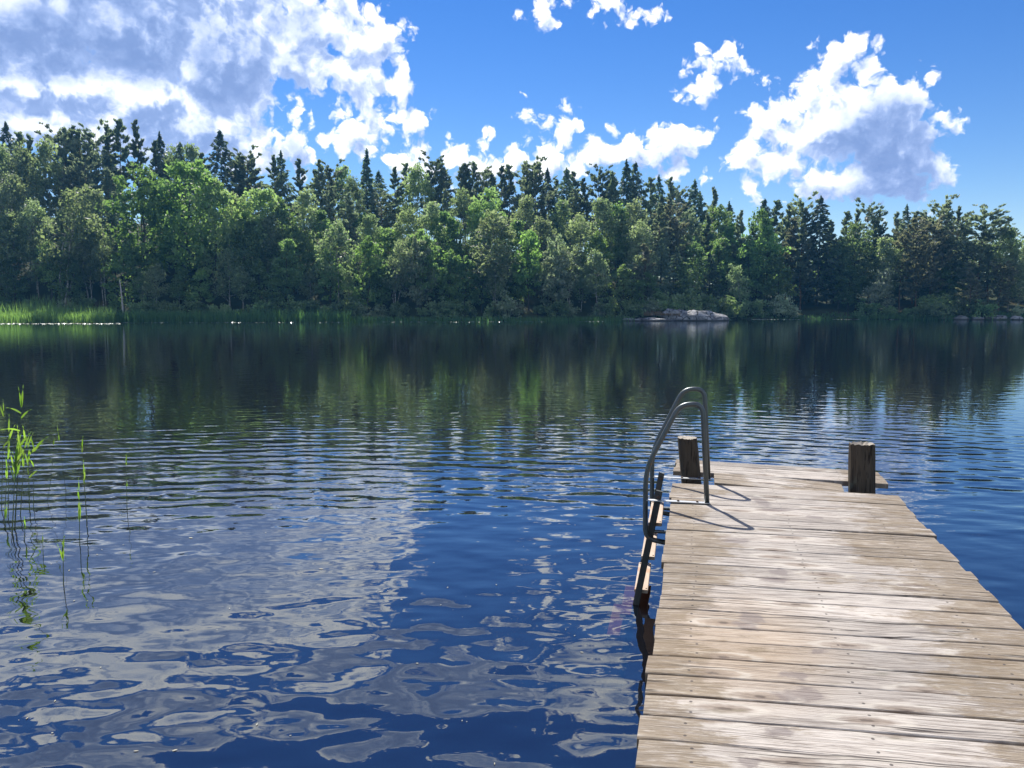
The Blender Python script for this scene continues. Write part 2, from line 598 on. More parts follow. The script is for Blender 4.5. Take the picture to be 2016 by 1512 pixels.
# knots
kv = t.vor(t.comb(t.math('MULTIPLY', t.math('ADD', u, off), 1.5), t.math('MULTIPLY_ADD', fv, .75, t.math('MULTIPLY', pid, 13.0)), 0.0), 1.0, 'F1', '2D', out=0)
kw = t.math('ADD', kv, t.math('MULTIPLY', t.noise(t.vec('MULTIPLY', gco, (26, 40, 1)), 1.0, 2.0), .10))
base = t.mix(t.math('MULTIPLY', t.rng(kw, .25, .13), .60), base, (.17, .125, .09))
base = t.mix(t.math('MULTIPLY', t.rng(kw, .115, .07), .8), base, (.075, .055, .045))
base = t.mix(t.math('MULTIPLY', t.math('MULTIPLY', t.rng(kw, .33, .26), t.rng(kw, .2, .25)), .5), base, (.45, .41, .35))
# brown algae film creeping in from the plank ends
al = t.noise(t.vec('MULTIPLY', gco, (4.0, 12.0, 1)), 1.0, 6.0, .68)
al2 = t.noise(t.comb(el_, t.math('MULTIPLY', v, .16), 0.0), 1.9, 3.0, .5)
am = t.math('MAXIMUM', t.rng(el_, .50, .0), t.math('MULTIPLY', t.rng(er_, .75, .0), 1.12))
amt = t.math('ADD', t.math('ADD', t.math('MULTIPLY', al, 1.05), t.math('MULTIPLY', al2, 1.25)), t.math('MULTIPLY_ADD', am, .56, t.math('MULTIPLY', t.math('FRACT', t.math('MULTIPLY', pr, 5.3)), .34)))
am_ = t.math('MULTIPLY', t.rng(t.math('MULTIPLY_ADD', t.noise(t.vec('MULTIPLY', gco, (18, 60, 1)), 1.0, 4.0, .7), .5, amt), 1.76, 1.96), t.rng(t.noise(t.vec('MULTIPLY', gco2, (9, 60, 1)), 1.0, 4.0, .7), .34, .52, .35, 1.0))
brown = t.mix(t.noise(t.vec('MULTIPLY', gco, (7, 20, 1)), 1.0, 3.0), (.10, .072, .042), (.22, .165, .10))
base = t.mix(t.math('MULTIPLY', am_, .74), base, brown)
gr = t.rng(t.noise(t.vec('MULTIPLY', gco, (4, 10, 2)), 1.0, 4.0), .64, .76)
base = t.mix(t.math('MULTIPLY', gr, .40), base, (.13, .12, .07))
# pale scratches through the film
sc = t.rng(t.noise(t.vec('MULTIPLY', gco2, (13, 120, 1)), 1.0, 2.0), .60, .70)
base = t.mix(t.math('MULTIPLY', sc, .40), base, (.42, .37, .31))
# cracks along the grain
ck = t.noise(t.vec('MULTIPLY', gco2, (.40, 24, 1)), 1.0, 2.0, .4)
ckm = t.math('MULTIPLY', t.rng(t.math('ABSOLUTE', t.math('SUBTRACT', ck, .5)), .013, .003), t.rng(t.noise(t.vec('MULTIPLY', gco, (.9, 3, 1)), 1.0, 1.0), .50, .56))
base = t.mix(t.math('MULTIPLY', ckm, .9), base, (.035, .028, .025))
# fine growth rings left standing by the weather
gl1 = t.noise(t.vec('MULTIPLY', gco2, (.55, 85, 1)), 1.0, 2.0, .5)
ln1 = t.rng(t.math('ABSOLUTE', t.math('SUBTRACT', gl1, .5)), .035, .008)
base = t.mix(t.math('MULTIPLY', t.math('MULTIPLY', ln1, t.rng(t.noise(t.vec('MULTIPLY', gco, (2.2, 14, 1)), 1.0, 3.0), .38, .58)), .62), base, (.085, .066, .056))
# nail heads over the joists
nails = None
for ju in (.16, .80, 1.42):
    for fy in (.24, .76):
        q = t.vec('LENGTH', t.comb(t.math('SUBTRACT', u, t.math('MULTIPLY_ADD', pr, .03, ju)), t.math('MULTIPLY', t.math('SUBTRACT', fv, fy), .155), 0.0))
        q = t.rng(q, .0075, .005)
        nails = q if nails is None else t.math('MAXIMUM', nails, q)
base = t.mix(t.math('MULTIPLY', nails, .85), base, (.05, .042, .04))
# damp footprints
P_ = t.new('ShaderNodeNewGeometry').outputs['Position']
jn = t.vec('SCALE', t.vec('SUBTRACT', t.noise(P_, 14.0, 3.0, out=1), (.5, .5, .5)))
jn.node.inputs[3].default_value = .13
Pf = t.vec('MULTIPLY', t.vec('ADD', P_, jn), (1, 1, 0))
damp = None
for (fx, fy, sx, sy) in ((1565, 1332, .062, .042), (1572, 1366, .10, .045), (1524, 1142, .085, .05), (1535, 1125, .04, .07), (1478, 1215, .07, .08), (1470, 1232, .06, .05),
                         (1527, 1003, .13, .045), (1500, 988, .05, .16), (1447, 1062, .09, .09), (1600, 1018, .06, .05), (1537, 1440, .045, .03), (1482, 1500, .05, .03), (1610, 1280, .03, .02)):
    w = on_z(fx, fy, DECK_Z)
    q = t.vec('LENGTH', t.vec('MULTIPLY', t.vec('SUBTRACT', Pf, (w.x, w.y, 0)), (1 / sx, 1 / sy, 0)))
    q = t.rng(q, 1.25, .6)
    damp = q if damp is None else t.math('MAXIMUM', damp, q)
base = t.mix(t.math('MULTIPLY', damp, .62), base, (.12, .092, .085))
rough = t.math('MULTIPLY_ADD', damp, -.25, .85)
hgt = t.math('ADD', t.math('ADD', t.math('MULTIPLY', g1, .0035), t.math('MULTIPLY', g2, .004)), t.math('MULTIPLY', ckm, -.004))
hgt = t.math('ADD', hgt, t.math('MULTIPLY', am_, .0006))
principled(t, out, base, rough, .25, normal=bump(t, hgt))
M_DECK = m

m, t, out = material('dark damp timber')
P_ = t.new('ShaderNodeTexCoord').outputs['Object']
g = t.noise(t.vec('MULTIPLY', P_, (30, 30, 3)), 1.0, 4.0, .6)
principled(t, out, t.mix(g, (.035, .028, .02), (.14, .115, .085)), .9, .2, normal=bump(t, g, .006))
M_BEAM = m

jetty = empty('wooden_jetty', (0.95, 3.0, 0))
tag(jetty, 'weathered grey plank jetty with brown algae at its edges running out into the lake', 'jetty')
OFF = Vector(jetty.location)

PLANK_T = .045
verts, faces, uvs, eds = [], [], [], []
plank_no = [0]


def plank(ly0, ly1, x_in_l=None, x_in_r=None, lext=0.0, rext=0.0):
    """one board between two depths on the left edge; the right end sits a little nearer"""
    k = plank_no[0]
    plank_no[0] += 1
    rs = np.random.RandomState(100 + k)
    jl, jr = rs.uniform(-.012, .012), rs.uniform(-.012, .014)
    z0 = rs.uniform(-.0025, .0025)
    tilt = rs.uniform(-.002, .002)
    xl0, xl1 = lx(ly0) + jl - lext, lx(ly1) + jl - lext
    ry0, ry1 = ly0 - rdrop(ly0), ly1 - rdrop(ly1)
    xr0, xr1 = rx(ry0) + jr + rext, rx(ry1) + jr + rext
    A0, A1 = Vector((xl0, ly0, 0)), Vector((xl1, ly1, 0))
    B0, B1 = Vector((xr0, ry0, 0)), Vector((xr1, ry1, 0))
    L = (B0 - A0).length
    ns = 14
    be = .004
    prof = [(0, -PLANK_T), (0, -be), (.022, -.0008), (.25, .0), (.5, .0), (.75, .0), (.978, -.0008), (1, -be), (1, -PLANK_T)]
    base = len(verts)
    for s in range(ns + 1):
        f = s / ns
        w0 = .0022 * math.sin(f * 5 + k * 1.7) + .0012 * math.sin(f * 17 + k)
        for j, (c, dz) in enumerate(prof):
            a = A0.lerp(B0, f).lerp(A1.lerp(B1, f), c)
            cup = -.0022 * (1 - (2 * c - 1) ** 2) * (1 if k % 2 else -.6)
            a.y += (w0 if c > .5 else -w0 * .6)
            endd = -.003 if (s in (0, ns) and dz > -.01) else 0
            verts.append((a.x, a.y, DECK_Z + dz + cup + z0 + tilt * (2 * f - 1) * 1.5 + endd))
            cc = min(max(c, .002), .998)
            uvs.append((f * L, k + cc))
            eds.append((f * L + .02 * k % .01, (1 - f) * L))
    n = len(prof)
    for s in range(ns):
        for j in range(n):
            a, b = base + s * n + j, base + s * n + (j + 1) % n
            faces.append((a, a + n, b + n, b))
    faces.append(tuple(base + j for j in range(n)))
    faces.append(tuple(base + ns * n + j for j in range(n))[::-1])


rs = np.random.RandomState(5)
seams = [2.385, 2.46, 2.548, 2.707, 2.869, 3.03, 3.196, 3.37, 3.52, 3.72]
gaps = {2.869: .011}
y = 2.385
back = []
while y > -2.6:
    y -= rs.uniform(.15, .17)
    back.append(y)
seams = back[::-1] + seams
seams = [s for s in seams if s not in (2.46,)]
y = 3.72
fwd = []
while y < 6.30:
    y += rs.uniform(.148, .178)
    fwd.append(y)
sc_ = (6.46 - 3.72) / (fwd[-1] - 3.72)
seams += [3.72 + (q - 3.72) * sc_ for q in fwd]
for a, b in zip(seams[:-1], seams[1:]):
    g = rs.choice([.003, .0045, .006, .008]) + gaps.get(b, 0)
    plank(a + .0015, b - g)
# the boards beyond the mooring posts reach further out on both sides
for a, b in ((6.93, 7.10), (7.105, 7.29), (7.297, 7.47)):
    plank(a, b, lext=.0, rext=-.005)
# two short boards between the posts
for a, b in ((6.465, 6.62), (6.625, 6.775), (6.782, 6.925)):
    plank(a, b, lext=-.36, rext=-.40)


def deck_object():
    V = np.array(verts) - np.array(OFF)
    me = bpy.data.meshes.new('deck')
    me.from_pydata([tuple(p) for p in V], [], faces)
    me.update()
    li = np.empty(len(me.loops), dtype=np.int32)
    me.loops.foreach_get('vertex_index', li)
    for nm, data in (('plank', uvs), ('ends', eds)):
        lay = me.uv_layers.new(name=nm)
        lay.data.foreach_set('uv', np.array(data, dtype=np.float32)[li].ravel())
    me.materials.append(M_DECK)
    return link(bpy.data.objects.new('deck', me), jetty)


deck_object()


def bar(p, q, w, h, name=None, mat=None, parent=None, ztop=0):
    """rectangular timber from p to q, its top at z"""
    p, q = Vector(p), Vector(q)
    d = q - p
    m = d.to_track_quat('X', 'Z').to_matrix()
    b = MB()
    b.box((p + q) / 2 - OFF, (d.length, w, h), m)
    return b.build(name, mat, parent)


zt = DECK_Z - PLANK_T - .012 - .075
for fr_ in (.09, .5, .91):
    def jp(y):
        yy = y - rdrop(y) * fr_
        return Vector((lx(y) * (1 - fr_) + rx(y - rdrop(y)) * fr_, yy, zt))
    bar(jp(-2.5), jp(6.40), .05, .15, 'joist', M_BEAM, jetty)
    bar(jp(6.41), jp(7.44), .045, .14, 'joist', M_BEAM, jetty)
for y in (1.2, 3.9):
    for s in (.12, .88):
        yy = y - rdrop(y) * s
        b = MB()
        x_ = lx(y) * (1 - s) + rx(y - rdrop(y)) * s
        b.tube([Vector((x_, yy, -1.9)) - OFF, Vector((x_, yy, .64)) - OFF], .075, 12)
        b.build('pile', M_BEAM, jetty, True)

# ------------------------------------------------------------------ mooring posts
m, t, out = material('old post wood')
P_ = t.new('ShaderNodeTexCoord').outputs['Object']
q = t.vec('MULTIPLY', P_, (22, 22, 1.6))
g = t.noise(q, 1.0, 4.0, .65)
g2 = t.noise(t.vec('MULTIPLY', P_, (75, 75, 4)), 1.0, 3.0, .6)
c = t.mix(g, (.028, .022, .016), (.115, .092, .068))
c = t.mix(t.rng(g2, .48, .32), c, (.02, .016, .012))
ck = t.rng(t.noise(t.vec('MULTIPLY', P_, (16, 16, .7)), 1.0, 1.0), .66, .74)
c = t.mix(ck, c, (.012, .01, .009))
c = t.mix(t.math('MULTIPLY', t.rng(t.noise(P_, 9.0, 3.0), .58, .7), .5), c, (.12, .13, .10))
hh = t.math('ADD', t.math('MULTIPLY', g, .012), t.math('ADD', t.math('MULTIPLY', g2, .006), t.math('MULTIPLY', ck, -.03)))
principled(t, out, c, .92, .15, normal=bump(t, hh))
M_POST = m
m, t, out = material('post end grain')
P_ = t.new('ShaderNodeTexCoord').outputs['Object']
r_ = t.vec('LENGTH', t.vec('MULTIPLY', P_, (1, 1, 0)))
ringn = t.math('SINE', t.math('MULTIPLY_ADD', r_, 620.0, t.math('MULTIPLY', t.noise(P_, 14, 2.0), 9.0)))
c = t.mix(t.math('MULTIPLY_ADD', ringn, .5, .5), (.22, .19, .15), (.40, .36, .30))
c = t.mix(t.rng(t.noise(P_, 30, 3.0), .55, .7), c, (.12, .11, .085))
principled(t, out, c, .9, .2)
M_END = m


def post(loc, rad, top, lean, hollow, seed, label):
    """round timber pile rising through the deck, with cracked and fluted sides"""
    root = empty('mooring_post', (loc[0], loc[1], 0))
    tag(root, label, 'post', 'mooring posts at the end of the jetty')
    n, nz = 56, 26
    zs = np.concatenate([np.linspace(-1.9, DECK_Z - .1, 8), np.linspace(DECK_Z - .02, top, nz - 8)])
    rs = np.random.RandomState(seed)
    fl = sum(rs.uniform(.006, .02) * np.cos(kk * np.linspace(0, 2 * np.pi, n, endpoint=False) + rs.uniform(0, 6)) for kk in (2, 3, 5, 9, 14))
    vs, fs = [], []
    for z_ in zs:
        for k in range(n):
            a = 2 * math.pi * k / n
            r = rad * (1 + fl[k] * 2.2 * (.7 + .3 * math.sin(z_ * 7 + k)) - .035 * max(0, z_ - top + .12) / .12)
            # deep weather split facing the camera
            da = (a - hollow[0] + math.pi) % (2 * math.pi) - math.pi
            dep = hollow[2] * math.exp(-(da / hollow[1]) ** 2) * min(1, max(0, (z_ - DECK_Z - .05) / .25))
            r *= 1 - dep
            h = z_ - DECK_Z
            dz = (rs.uniform(-.006, .006) if z_ == zs[-1] else 0)
            vs.append((r * math.cos(a) + lean[0] * h, r * math.sin(a) + lean[1] * h, z_ + dz))
    for r_i in range(nz - 1):
        for k in range(n):
            a, b = r_i * n + k, r_i * n + (k + 1) % n
            fs.append((a, b, b + n, a + n))
    mb = MB()
    mb.add(vs, fs)
    mb.build('shaft', M_POST, root, True)
    # end grain, dished by rot
    mb = MB()
    ring = vs[-n:]
    h = top - DECK_Z
    cxy = Vector((lean[0] * h, lean[1] * h, top - (.05 if hollow[2] > .2 else .004)))
    v2 = [tuple(p) for p in ring]
    rin = [tuple(Vector(p).lerp(cxy, .45) + Vector((0, 0, .002 if hollow[2] < .2 else -.014))) for p in ring]
    v2 += rin + [tuple(cxy)]
    f2 = [(k, (k + 1) % n, n + (k + 1) % n, n + k) for k in range(n)] + [(n + k, n + (k + 1) % n, 2 * n) for k in range(n)]
    mb.add(v2, f2)
    mb.build('end_grain', M_END, root, True)
    return root


pl = on_z(1362, 936, DECK_Z)
post((pl.x - .005, pl.y + .02), .088, DECK_Z + .335, (-.10, .06), (4.2, .5, .05), 3, 'slim leaning mooring post with a sawn pale top beside the bathing ladder')
pr_ = on_z(1702, 955, DECK_Z)
post((pr_.x, pr_.y + .05), .104, DECK_Z + .345, (-.03, .02), (4.75, .42, .34), 8, 'thick dark mooring post with a rotten split hollow top away from the ladder')

# ------------------------------------------------------------------ bathing ladder
m, t, out = material('dull galvanised steel')
P_ = t.new('ShaderNodeTexCoord').outputs['Object']
n1 = t.noise(P_, 9.0, 4.0, .6)
c = t.mix(n1, (.055, .068, .07), (.115, .13, .135))
c = t.mix(t.math('MULTIPLY', t.rng(t.noise(P_, 26, 4.0), .62, .74), .7), c, (.16, .10, .06))
principled(t, out, c, t.math('MULTIPLY_ADD', n1, .25, .28), .5, .75, normal=bump(t, t.noise(P_, 120, 2.0), .0006))
M_STEEL = m
m, t, out = material('bright worn steel')
principled(t, out, (.52, .53, .54), .42, .5, .8)
M_PLATE = m
m, t, out = material('dark rail timber')
P_ = t.new('ShaderNodeTexCoord').outputs['Object']
g = t.noise(t.vec('MULTIPLY', P_, (60, 60, 9)), 1.0, 4.0, .6)
principled(t, out, t.mix(g, (.022, .024, .024), (.085, .09, .085)), .75, .3, normal=bump(t, g, .003))
M_RAIL = m
m, t, out = material('ladder tread wood')
P_ = t.new('ShaderNodeTexCoord').outputs['Object']
g = t.noise(t.vec('MULTIPLY', P_, (50, 4, 50)), 1.0, 4.0, .6)
g2 = t.noise(P_, 7.0, 3.0)
c = t.mix(g, (.33, .24, .17), (.54, .45, .37))
c = t.mix(t.math('MULTIPLY', t.rng(g2, .5, .68), .6), c, (.40, .22, .12))
principled(t, out, c, .8, .25, normal=bump(t, g, .003))
M_TREAD = m
m, t, out = material('waterlogged wood')
P_ = t.new('ShaderNodeTexCoord').outputs['Object']
principled(t, out, t.mix(t.noise(P_, 14.0, 4.0, .6), (.10, .07, .045), (.36, .26, .16)), .8, .2)
M_WET = m
m, t, out = material('rusty bolt')
principled(t, out, (.075, .05, .04), .6, .4, .5)
M_BOLT = m

B1 = on_z(1392, 992, DECK_Z)
B2 = on_z(1395, 945, DECK_Z)
UA = R(-12)
UV_ = Vector((math.cos(UA), math.sin(UA), 0))         # across, towards the deck
ladder = empty('bathing_ladder', (B1.x - .35, B1.y + .4, 0))
tag(ladder, 'steel bathing ladder with two arched handrails and wooden treads down into the water', 'ladder')
LO = Vector(ladder.location)


def arc_poly(pts, rad, steps=7):
    """polyline with rounded corners"""
    outp = [pts[0]]
    for a, b, c in zip(pts[:-2], pts[1:-1], pts[2:]):
        d1, d2 = (a - b), (c - b)
        r1 = min(rad, d1.length * .48, d2.length * .48)
        p, q = b + d1.normalized() * r1, b + d2.normalized() * r1
        for s in range(steps + 1):
            f = s / steps
            outp.append(p.lerp(b, f).lerp(b.lerp(q, f), f))
    outp.append(pts[-1])
    return outp


def hoop(B, prof, rad=.0195):
    pts = [B + UV_ * u_ + Vector((0, 0, z_)) - LO for u_, z_ in prof]
    mb = MB()
    mb.tube(arc_poly(pts, .14), rad, 16)
    return mb.build('handrail', M_STEEL, ladder, True)


H1 = [(0, -.004), (-.030, .50), (-.050, .79), (-.215, .79), (-.300, .56), (-.463, .225), (-.463, -.29), (-.31, -.325), (-.27, -.325)]
H2 = [(0, -.004), (-.030, .50), (-.050, .815), (-.225, .815), (-.315, .58), (-.482, .235), (-.482, -.29), (-.34, -.325), (-.29, -.325)]


def smooth_hoop(prof):
    return prof


hoop(B1, [(0, -.004), (-.051, .768), (-.220, .757), (-.466, .25), (-.460, -.30), (-.29, -.325)])
hoop(B2, [(0, -.004), (-.054, .795), (-.230, .787), (-.485, .245), (-.480, -.30), (-.31, -.325)])
for B, u0 in ((B1, -.455), (B2, -.475)):
    mb = MB()
    a = B + UV_ * (u0 - .0) + Vector((0, 0, .0075))
    b = B + UV_ * .022 + Vector((0, 0, .0075))
    mm = (b - a).to_track_quat('X', 'Z').to_matrix()
    mb.box((a + b) / 2 - LO, ((b - a).length, .042, .006), mm)
    pf = mb.build('base_plate', M_PLATE, ladder)
    for f in (.50, .80):
        c_ = a.lerp(b, f) - LO
        mb = MB()
        mb.tube([c_ + Vector((0, 0, .003)), c_ + Vector((0, 0, .012))], .010, 6)
        mb.build('bolt', M_BOLT, pf)


def tilt_box(p, q, w, d, mat, name, parent, side):
    """bar from p to q; w along side, d across"""
    p, q = Vector(p), Vector(q)
    zax = (q - p).normalized()
    yax = (side - zax * side.dot(zax)).normalized()
    xax = yax.cross(zax)
    mm = Matrix((xax, yax, zax)).transposed()
    mb = MB()
    be = .004
    L = (q - p).length
    hw, hd = w / 2, d / 2
    prof = [(-hd + be, -hw), (hd - be, -hw), (hd, -hw + be), (hd, hw - be), (hd - be, hw), (-hd + be, hw), (-hd, hw - be), (-hd, -hw + be)]
    vs = []
    for z_ in (-L / 2, L / 2):
        vs += [mm @ Vector((a, b, z_)) + (p + q) / 2 for a, b in prof]
    fs = [(k, (k + 1) % 8, 8 + (k + 1) % 8, 8 + k) for k in range(8)] + [tuple(range(8))[::-1], tuple(range(8, 16))]
    mb.add(vs, fs)
    return mb.build(name, mat, parent)


AXL = (B2 - B1).normalized()
near_o, far_o = .035, (B2 - B1).length - .10
du = -.171 / .955                                          # rails lean out by this much per metre down


def rail_pt(o, z_):
    """z_ above the water"""
    return B1 + AXL * o + UV_ * (-.340 + du * (DECK_Z + .055 - z_) - .045 * o) + Vector((0, 0, z_ - DECK_Z))


for o_, zt_ in ((near_o, .925), (far_o, .915)):
    p, q = rail_pt(o_, -.75), rail_pt(o_, zt_)
    r_ob = tilt_box(p - LO - UV_ * .022, q - LO - UV_ * .022, .030, .050, M_RAIL, 'side_rail', ladder, AXL)
    c_ = rail_pt(o_, zt_ - .045) - LO - UV_ * .022
    mb = MB()
    mb.tube([c_ - AXL * .033, c_ - AXL * .015], .013, 10)
    mb.build('bolt', M_BOLT, r_ob)
    # strut to the jetty side
    mb = MB()
    c_ = rail_pt(o_, .60) - LO
    mb.tube([c_, c_ + UV_ * .14], .014, 8)
    mb.build('strut', M_STEEL, ladder)
for z_, kick in ((.664, 0), (.389, 0), (.115, 0), (-.10, .075), (-.28, .145)):
    p = rail_pt(near_o + .022, z_) - LO - UV_ * (.006 + kick)
    q = rail_pt(far_o - .022, z_) - LO - UV_ * (.006 + kick)
    tr_ = tilt_box(p - Vector((0, 0, .014)), q - Vector((0, 0, .014)), .105, .028, M_TREAD if z_ > 0 else M_WET, 'tread', ladder, UV_)
    if z_ > 0:
        for cpt, sg in ((p, 1), (q, -1)):
            for s_ in (-.038, .038):
                mb = MB()
                c_ = cpt + AXL * .03 * sg + UV_ * s_
                mb.tube([c_ - Vector((0, 0, .002)), c_ + Vector((0, 0, .0035))], .006, 8)
                mb.build('screw', M_BOLT, tr_)

# ------------------------------------------------------------------ foliage materials
def foliage(name, dark, lightc, trans, tmix=.45, hue=.03, rough=.55, spec=.45):
    m, t, out = material(name)
    oi = t.new('ShaderNodeObjectInfo')
    P_ = t.new('ShaderNodeTexCoord').outputs['Object']
    n = t.noise(P_, 1.1, 3.0, .6)
    c = t.mix(t.rng(n, .3, .7), dark, lightc)
    h = t.new('ShaderNodeHueSaturation')
    t.put(h.inputs['Hue'], t.math('MULTIPLY_ADD', oi.outputs['Random'], -hue, .5 + hue * .5))
    r2 = t.math('FRACT', t.math('MULTIPLY', oi.outputs['Random'], 17.3))
    t.put(h.inputs['Value'], t.math('MULTIPLY_ADD', r2, .75, .62))
    t.put(h.inputs['Saturation'], t.math('MULTIPLY_ADD', t.math('FRACT', t.math('MULTIPLY', r2, 7.7)), .25, .85))
    t.l.new(c, h.inputs['Color'])
    b = t.new('ShaderNodeBsdfPrincipled')
    t.l.new(h.outputs[0], b.inputs['Base Color'])
    b.inputs['Roughness'].default_value = rough
    b.inputs['Specular IOR Level'].default_value = spec
    tl = t.new('ShaderNodeBsdfTranslucent')
    h2 = t.mix(1.0, h.outputs[0], trans, 'MULTIPLY')
    t.l.new(h2, tl.inputs['Color'])
    ms = t.new('ShaderNodeMixShader')
    ms.inputs[0].default_value = tmix
    t.l.new(b.outputs[0], ms.inputs[1])
    t.l.new(tl.outputs[0], ms.inputs[2])
    t.l.new(ms.outputs[0], out.inputs[0])
    return m


def bark(name, a, b, scale=(6, 6, 1.2)):
    m, t, out = material(name)
    P_ = t.new('ShaderNodeTexCoord').outputs['Object']
    n = t.noise(t.vec('MULTIPLY', P_, scale), 1.0, 4.0, .6)
    principled(t, out, t.mix(t.rng(n, .35, .65), a, b), .9, .2, normal=bump(t, n, .03))
    return m


F_BIRCH = foliage('birch leaves', (.125, .170, .10), (.24, .29, .175), (1.75, 1.9, 1.1), .52, .03)
F_BROAD = foliage('broad leaves', (.10, .165, .072), (.18, .26, .115), (1.8, 1.95, 1.0), .55, .03)
F_OAK = foliage('bright young leaves', (.120, .185, .070), (.20, .28, .11), (1.6, 1.75, 1.0), .52, .02)
F_WILLOW = foliage('pale willow leaves', (.20, .25, .165), (.36, .41, .29), (1.4, 1.5, 1.0), .46, .02)
F_PINE = foliage('pine needles', (.12, .155, .105), (.22, .26, .175), (1.4, 1.5, 1.0), .48, .03)
F_PINEB = foliage('rusty pine needles', (.128, .142, .098), (.22, .228, .155), (1.4, 1.4, .95), .45, .02)
F_SPRUCE = foliage('spruce needles', (.07, .110, .085), (.13, .18, .13), (1.3, 1.4, .95), .42, .02)
F_SHRUB = foliage('shrub leaves', (.11, .165, .085), (.21, .28, .15), (1.7, 1.85, 1.0), .5, .04)
K_BIRCH = bark('birch bark', (.10, .085, .07), (.46, .44, .40), (2.0, 2.0, 3.0))
K_DARK = bark('dark bark', (.03, .025, .02), (.09, .075, .06))
K_PINE = bark('pine bark', (.075, .048, .032), (.19, .115, .07))
K_DEAD = bark('bare grey wood', (.24, .22, .20), (.46, .44, .41))


# ------------------------------------------------------------------ tree shapes
def leaf_quads(c, size, rs, elong=1.6, axis=None, spread=1.0):
    """diamond shaped leaf tufts at the points c"""
    n = len(c)
    a = rs.normal(size=(n, 3))
    if axis is not None:
        a = axis + a * spread
    a /= np.linalg.norm(a, axis=1, keepdims=True) + 1e-9
    b = np.cross(a, rs.normal(size=(n, 3)))
    b /= np.linalg.norm(b, axis=1, keepdims=True) + 1e-9
    s = size * rs.uniform(.45, 1.0, (n, 1)) * (1 + .9 * (rs.rand(n, 1) < .2))
    A, B = a * s * elong * .5, b * s * .5
    cup = np.cross(a, b) * s * .12
    v = np.stack([c - A, c + B + cup, c + A, c - B + cup], 1).reshape(-1, 3)
    f = np.arange(n * 4).reshape(n, 4)
    return v, f


def limb(mb, p, q, r0, r1, rs, bend=.08, n=5, seg=4):
    p, q = np.array(p, float), np.array(q, float)
    L = np.linalg.norm(q - p)
    pts = []
    o1 = rs.normal(size=3) * L * bend
    for k in range(seg + 1):
        f = k / seg
        s = p + (q - p) * f + o1 * math.sin(f * math.pi)
        s[2] -= L * .10 * math.sin(f * math.pi)
        pts.append(s)
    mb.tube(pts, list(np.linspace(r0, r1, seg + 1)), n, False)


def trunk_line(H, rs, lean=.02, seg=9, wig=.008):
    a = rs.uniform(0, 6.28)
    pts = []
    w = np.zeros(2)
    for k in range(seg + 1):
        f = k / seg
        w = w + rs.normal(size=2) * wig * H
        pts.append(np.array([math.cos(a) * lean * H * f ** 1.3 + w[0] * min(1, f * 3), math.sin(a) * lean * H * f ** 1.3 + w[1] * min(1, f * 3), H * f]))
    return np.array(pts)


def at_h(line, z):
    return np.array([np.interp(z, line[:, 2], line[:, k]) for k in range(3)])


def broadleaf(seed, H, low, width, nclump, nleaf, size, prof, mat, bmat, droop=1.0, rt=.16, lean=.03, stems=1, cl=.085):
    """crown of leaf clumps on limbs; prof(h) gives the crown radius between its foot (0) and top (1)"""
    rs = np.random.RandomState(seed)
    mb = MB()
    lines = []
    for s in range(stems):
        ln = trunk_line(H * (.96 - .08 * s), rs, lean + .05 * (stems > 1))
        ln[:, :2] += rs.normal(size=2) * (.25 if stems > 1 else 0)
        lines.append(ln)
        mb.tube(ln, list(rt * (1 - .88 * np.linspace(0, 1, len(ln)) ** .9)), 8, False)
    cs, ax = [], []
    for k in range(nclump):
        f = rs.uniform(0, 1) ** .85
        z = H * (low + (1 - low) * f)
        r = width * H * prof(f)
        a = rs.uniform(0, 6.283)
        u = math.sqrt(rs.uniform(.12, 1.0)) * rs.uniform(.85, 1.12)
        ln = lines[rs.randint(len(lines))]
        t0 = at_h(ln, min(z, H * .97))
        c = t0 + np.array([math.cos(a) * r * u, math.sin(a) * r * u, 0])
        c[2] = z + rs.normal() * .02 * H
        rad = H * cl * rs.uniform(.65, 1.35) * (.65 + .35 * prof(f))
        m_ = int(nleaf * rs.uniform(.6, 1.4))
        g = rs.normal(size=(m_, 3))
        g /= np.linalg.norm(g, axis=1, keepdims=True)
        g *= (rs.uniform(.15, 1, (m_, 1)) ** .5) * rad
        g[:, 2] *= .70 * droop
        # twiggy tails hanging or reaching out of the clump
        e = rs.rand(m_) < .16
        g[e] *= rs.uniform(1.1, 1.65, (e.sum(), 1))
        cs.append(c + g)
        if k % 2 == 0:
            b0 = at_h(ln, max(H * low * .55, z - H * .12 * rs.uniform(.6, 1.6)))
            limb(mb, b0, c, rt * .26 * (1 - f * .6), .02, rs)
    C = np.concatenate(cs)
    axis = np.array([0, 0, -1.0]) if droop > 1.2 else None
    v, f = leaf_quads(C, size, rs, 1.5, axis, .9)
    return mb.mesh('trunk', bmat, True), np_mesh('crown', v, f, mat)


def birch_prof(f):
    return (min(1, f / .30 + .25)) * (1 - f ** 2.4) ** .8 + .06


def dome_prof(f):
    return math.sqrt(max(0, 1 - (1.75 * f - .75) ** 2)) * .97 + .05


def alder_prof(f):
    return min(1, f / .25 + .35) * (1 - f ** 3.0) ** .9 + .05


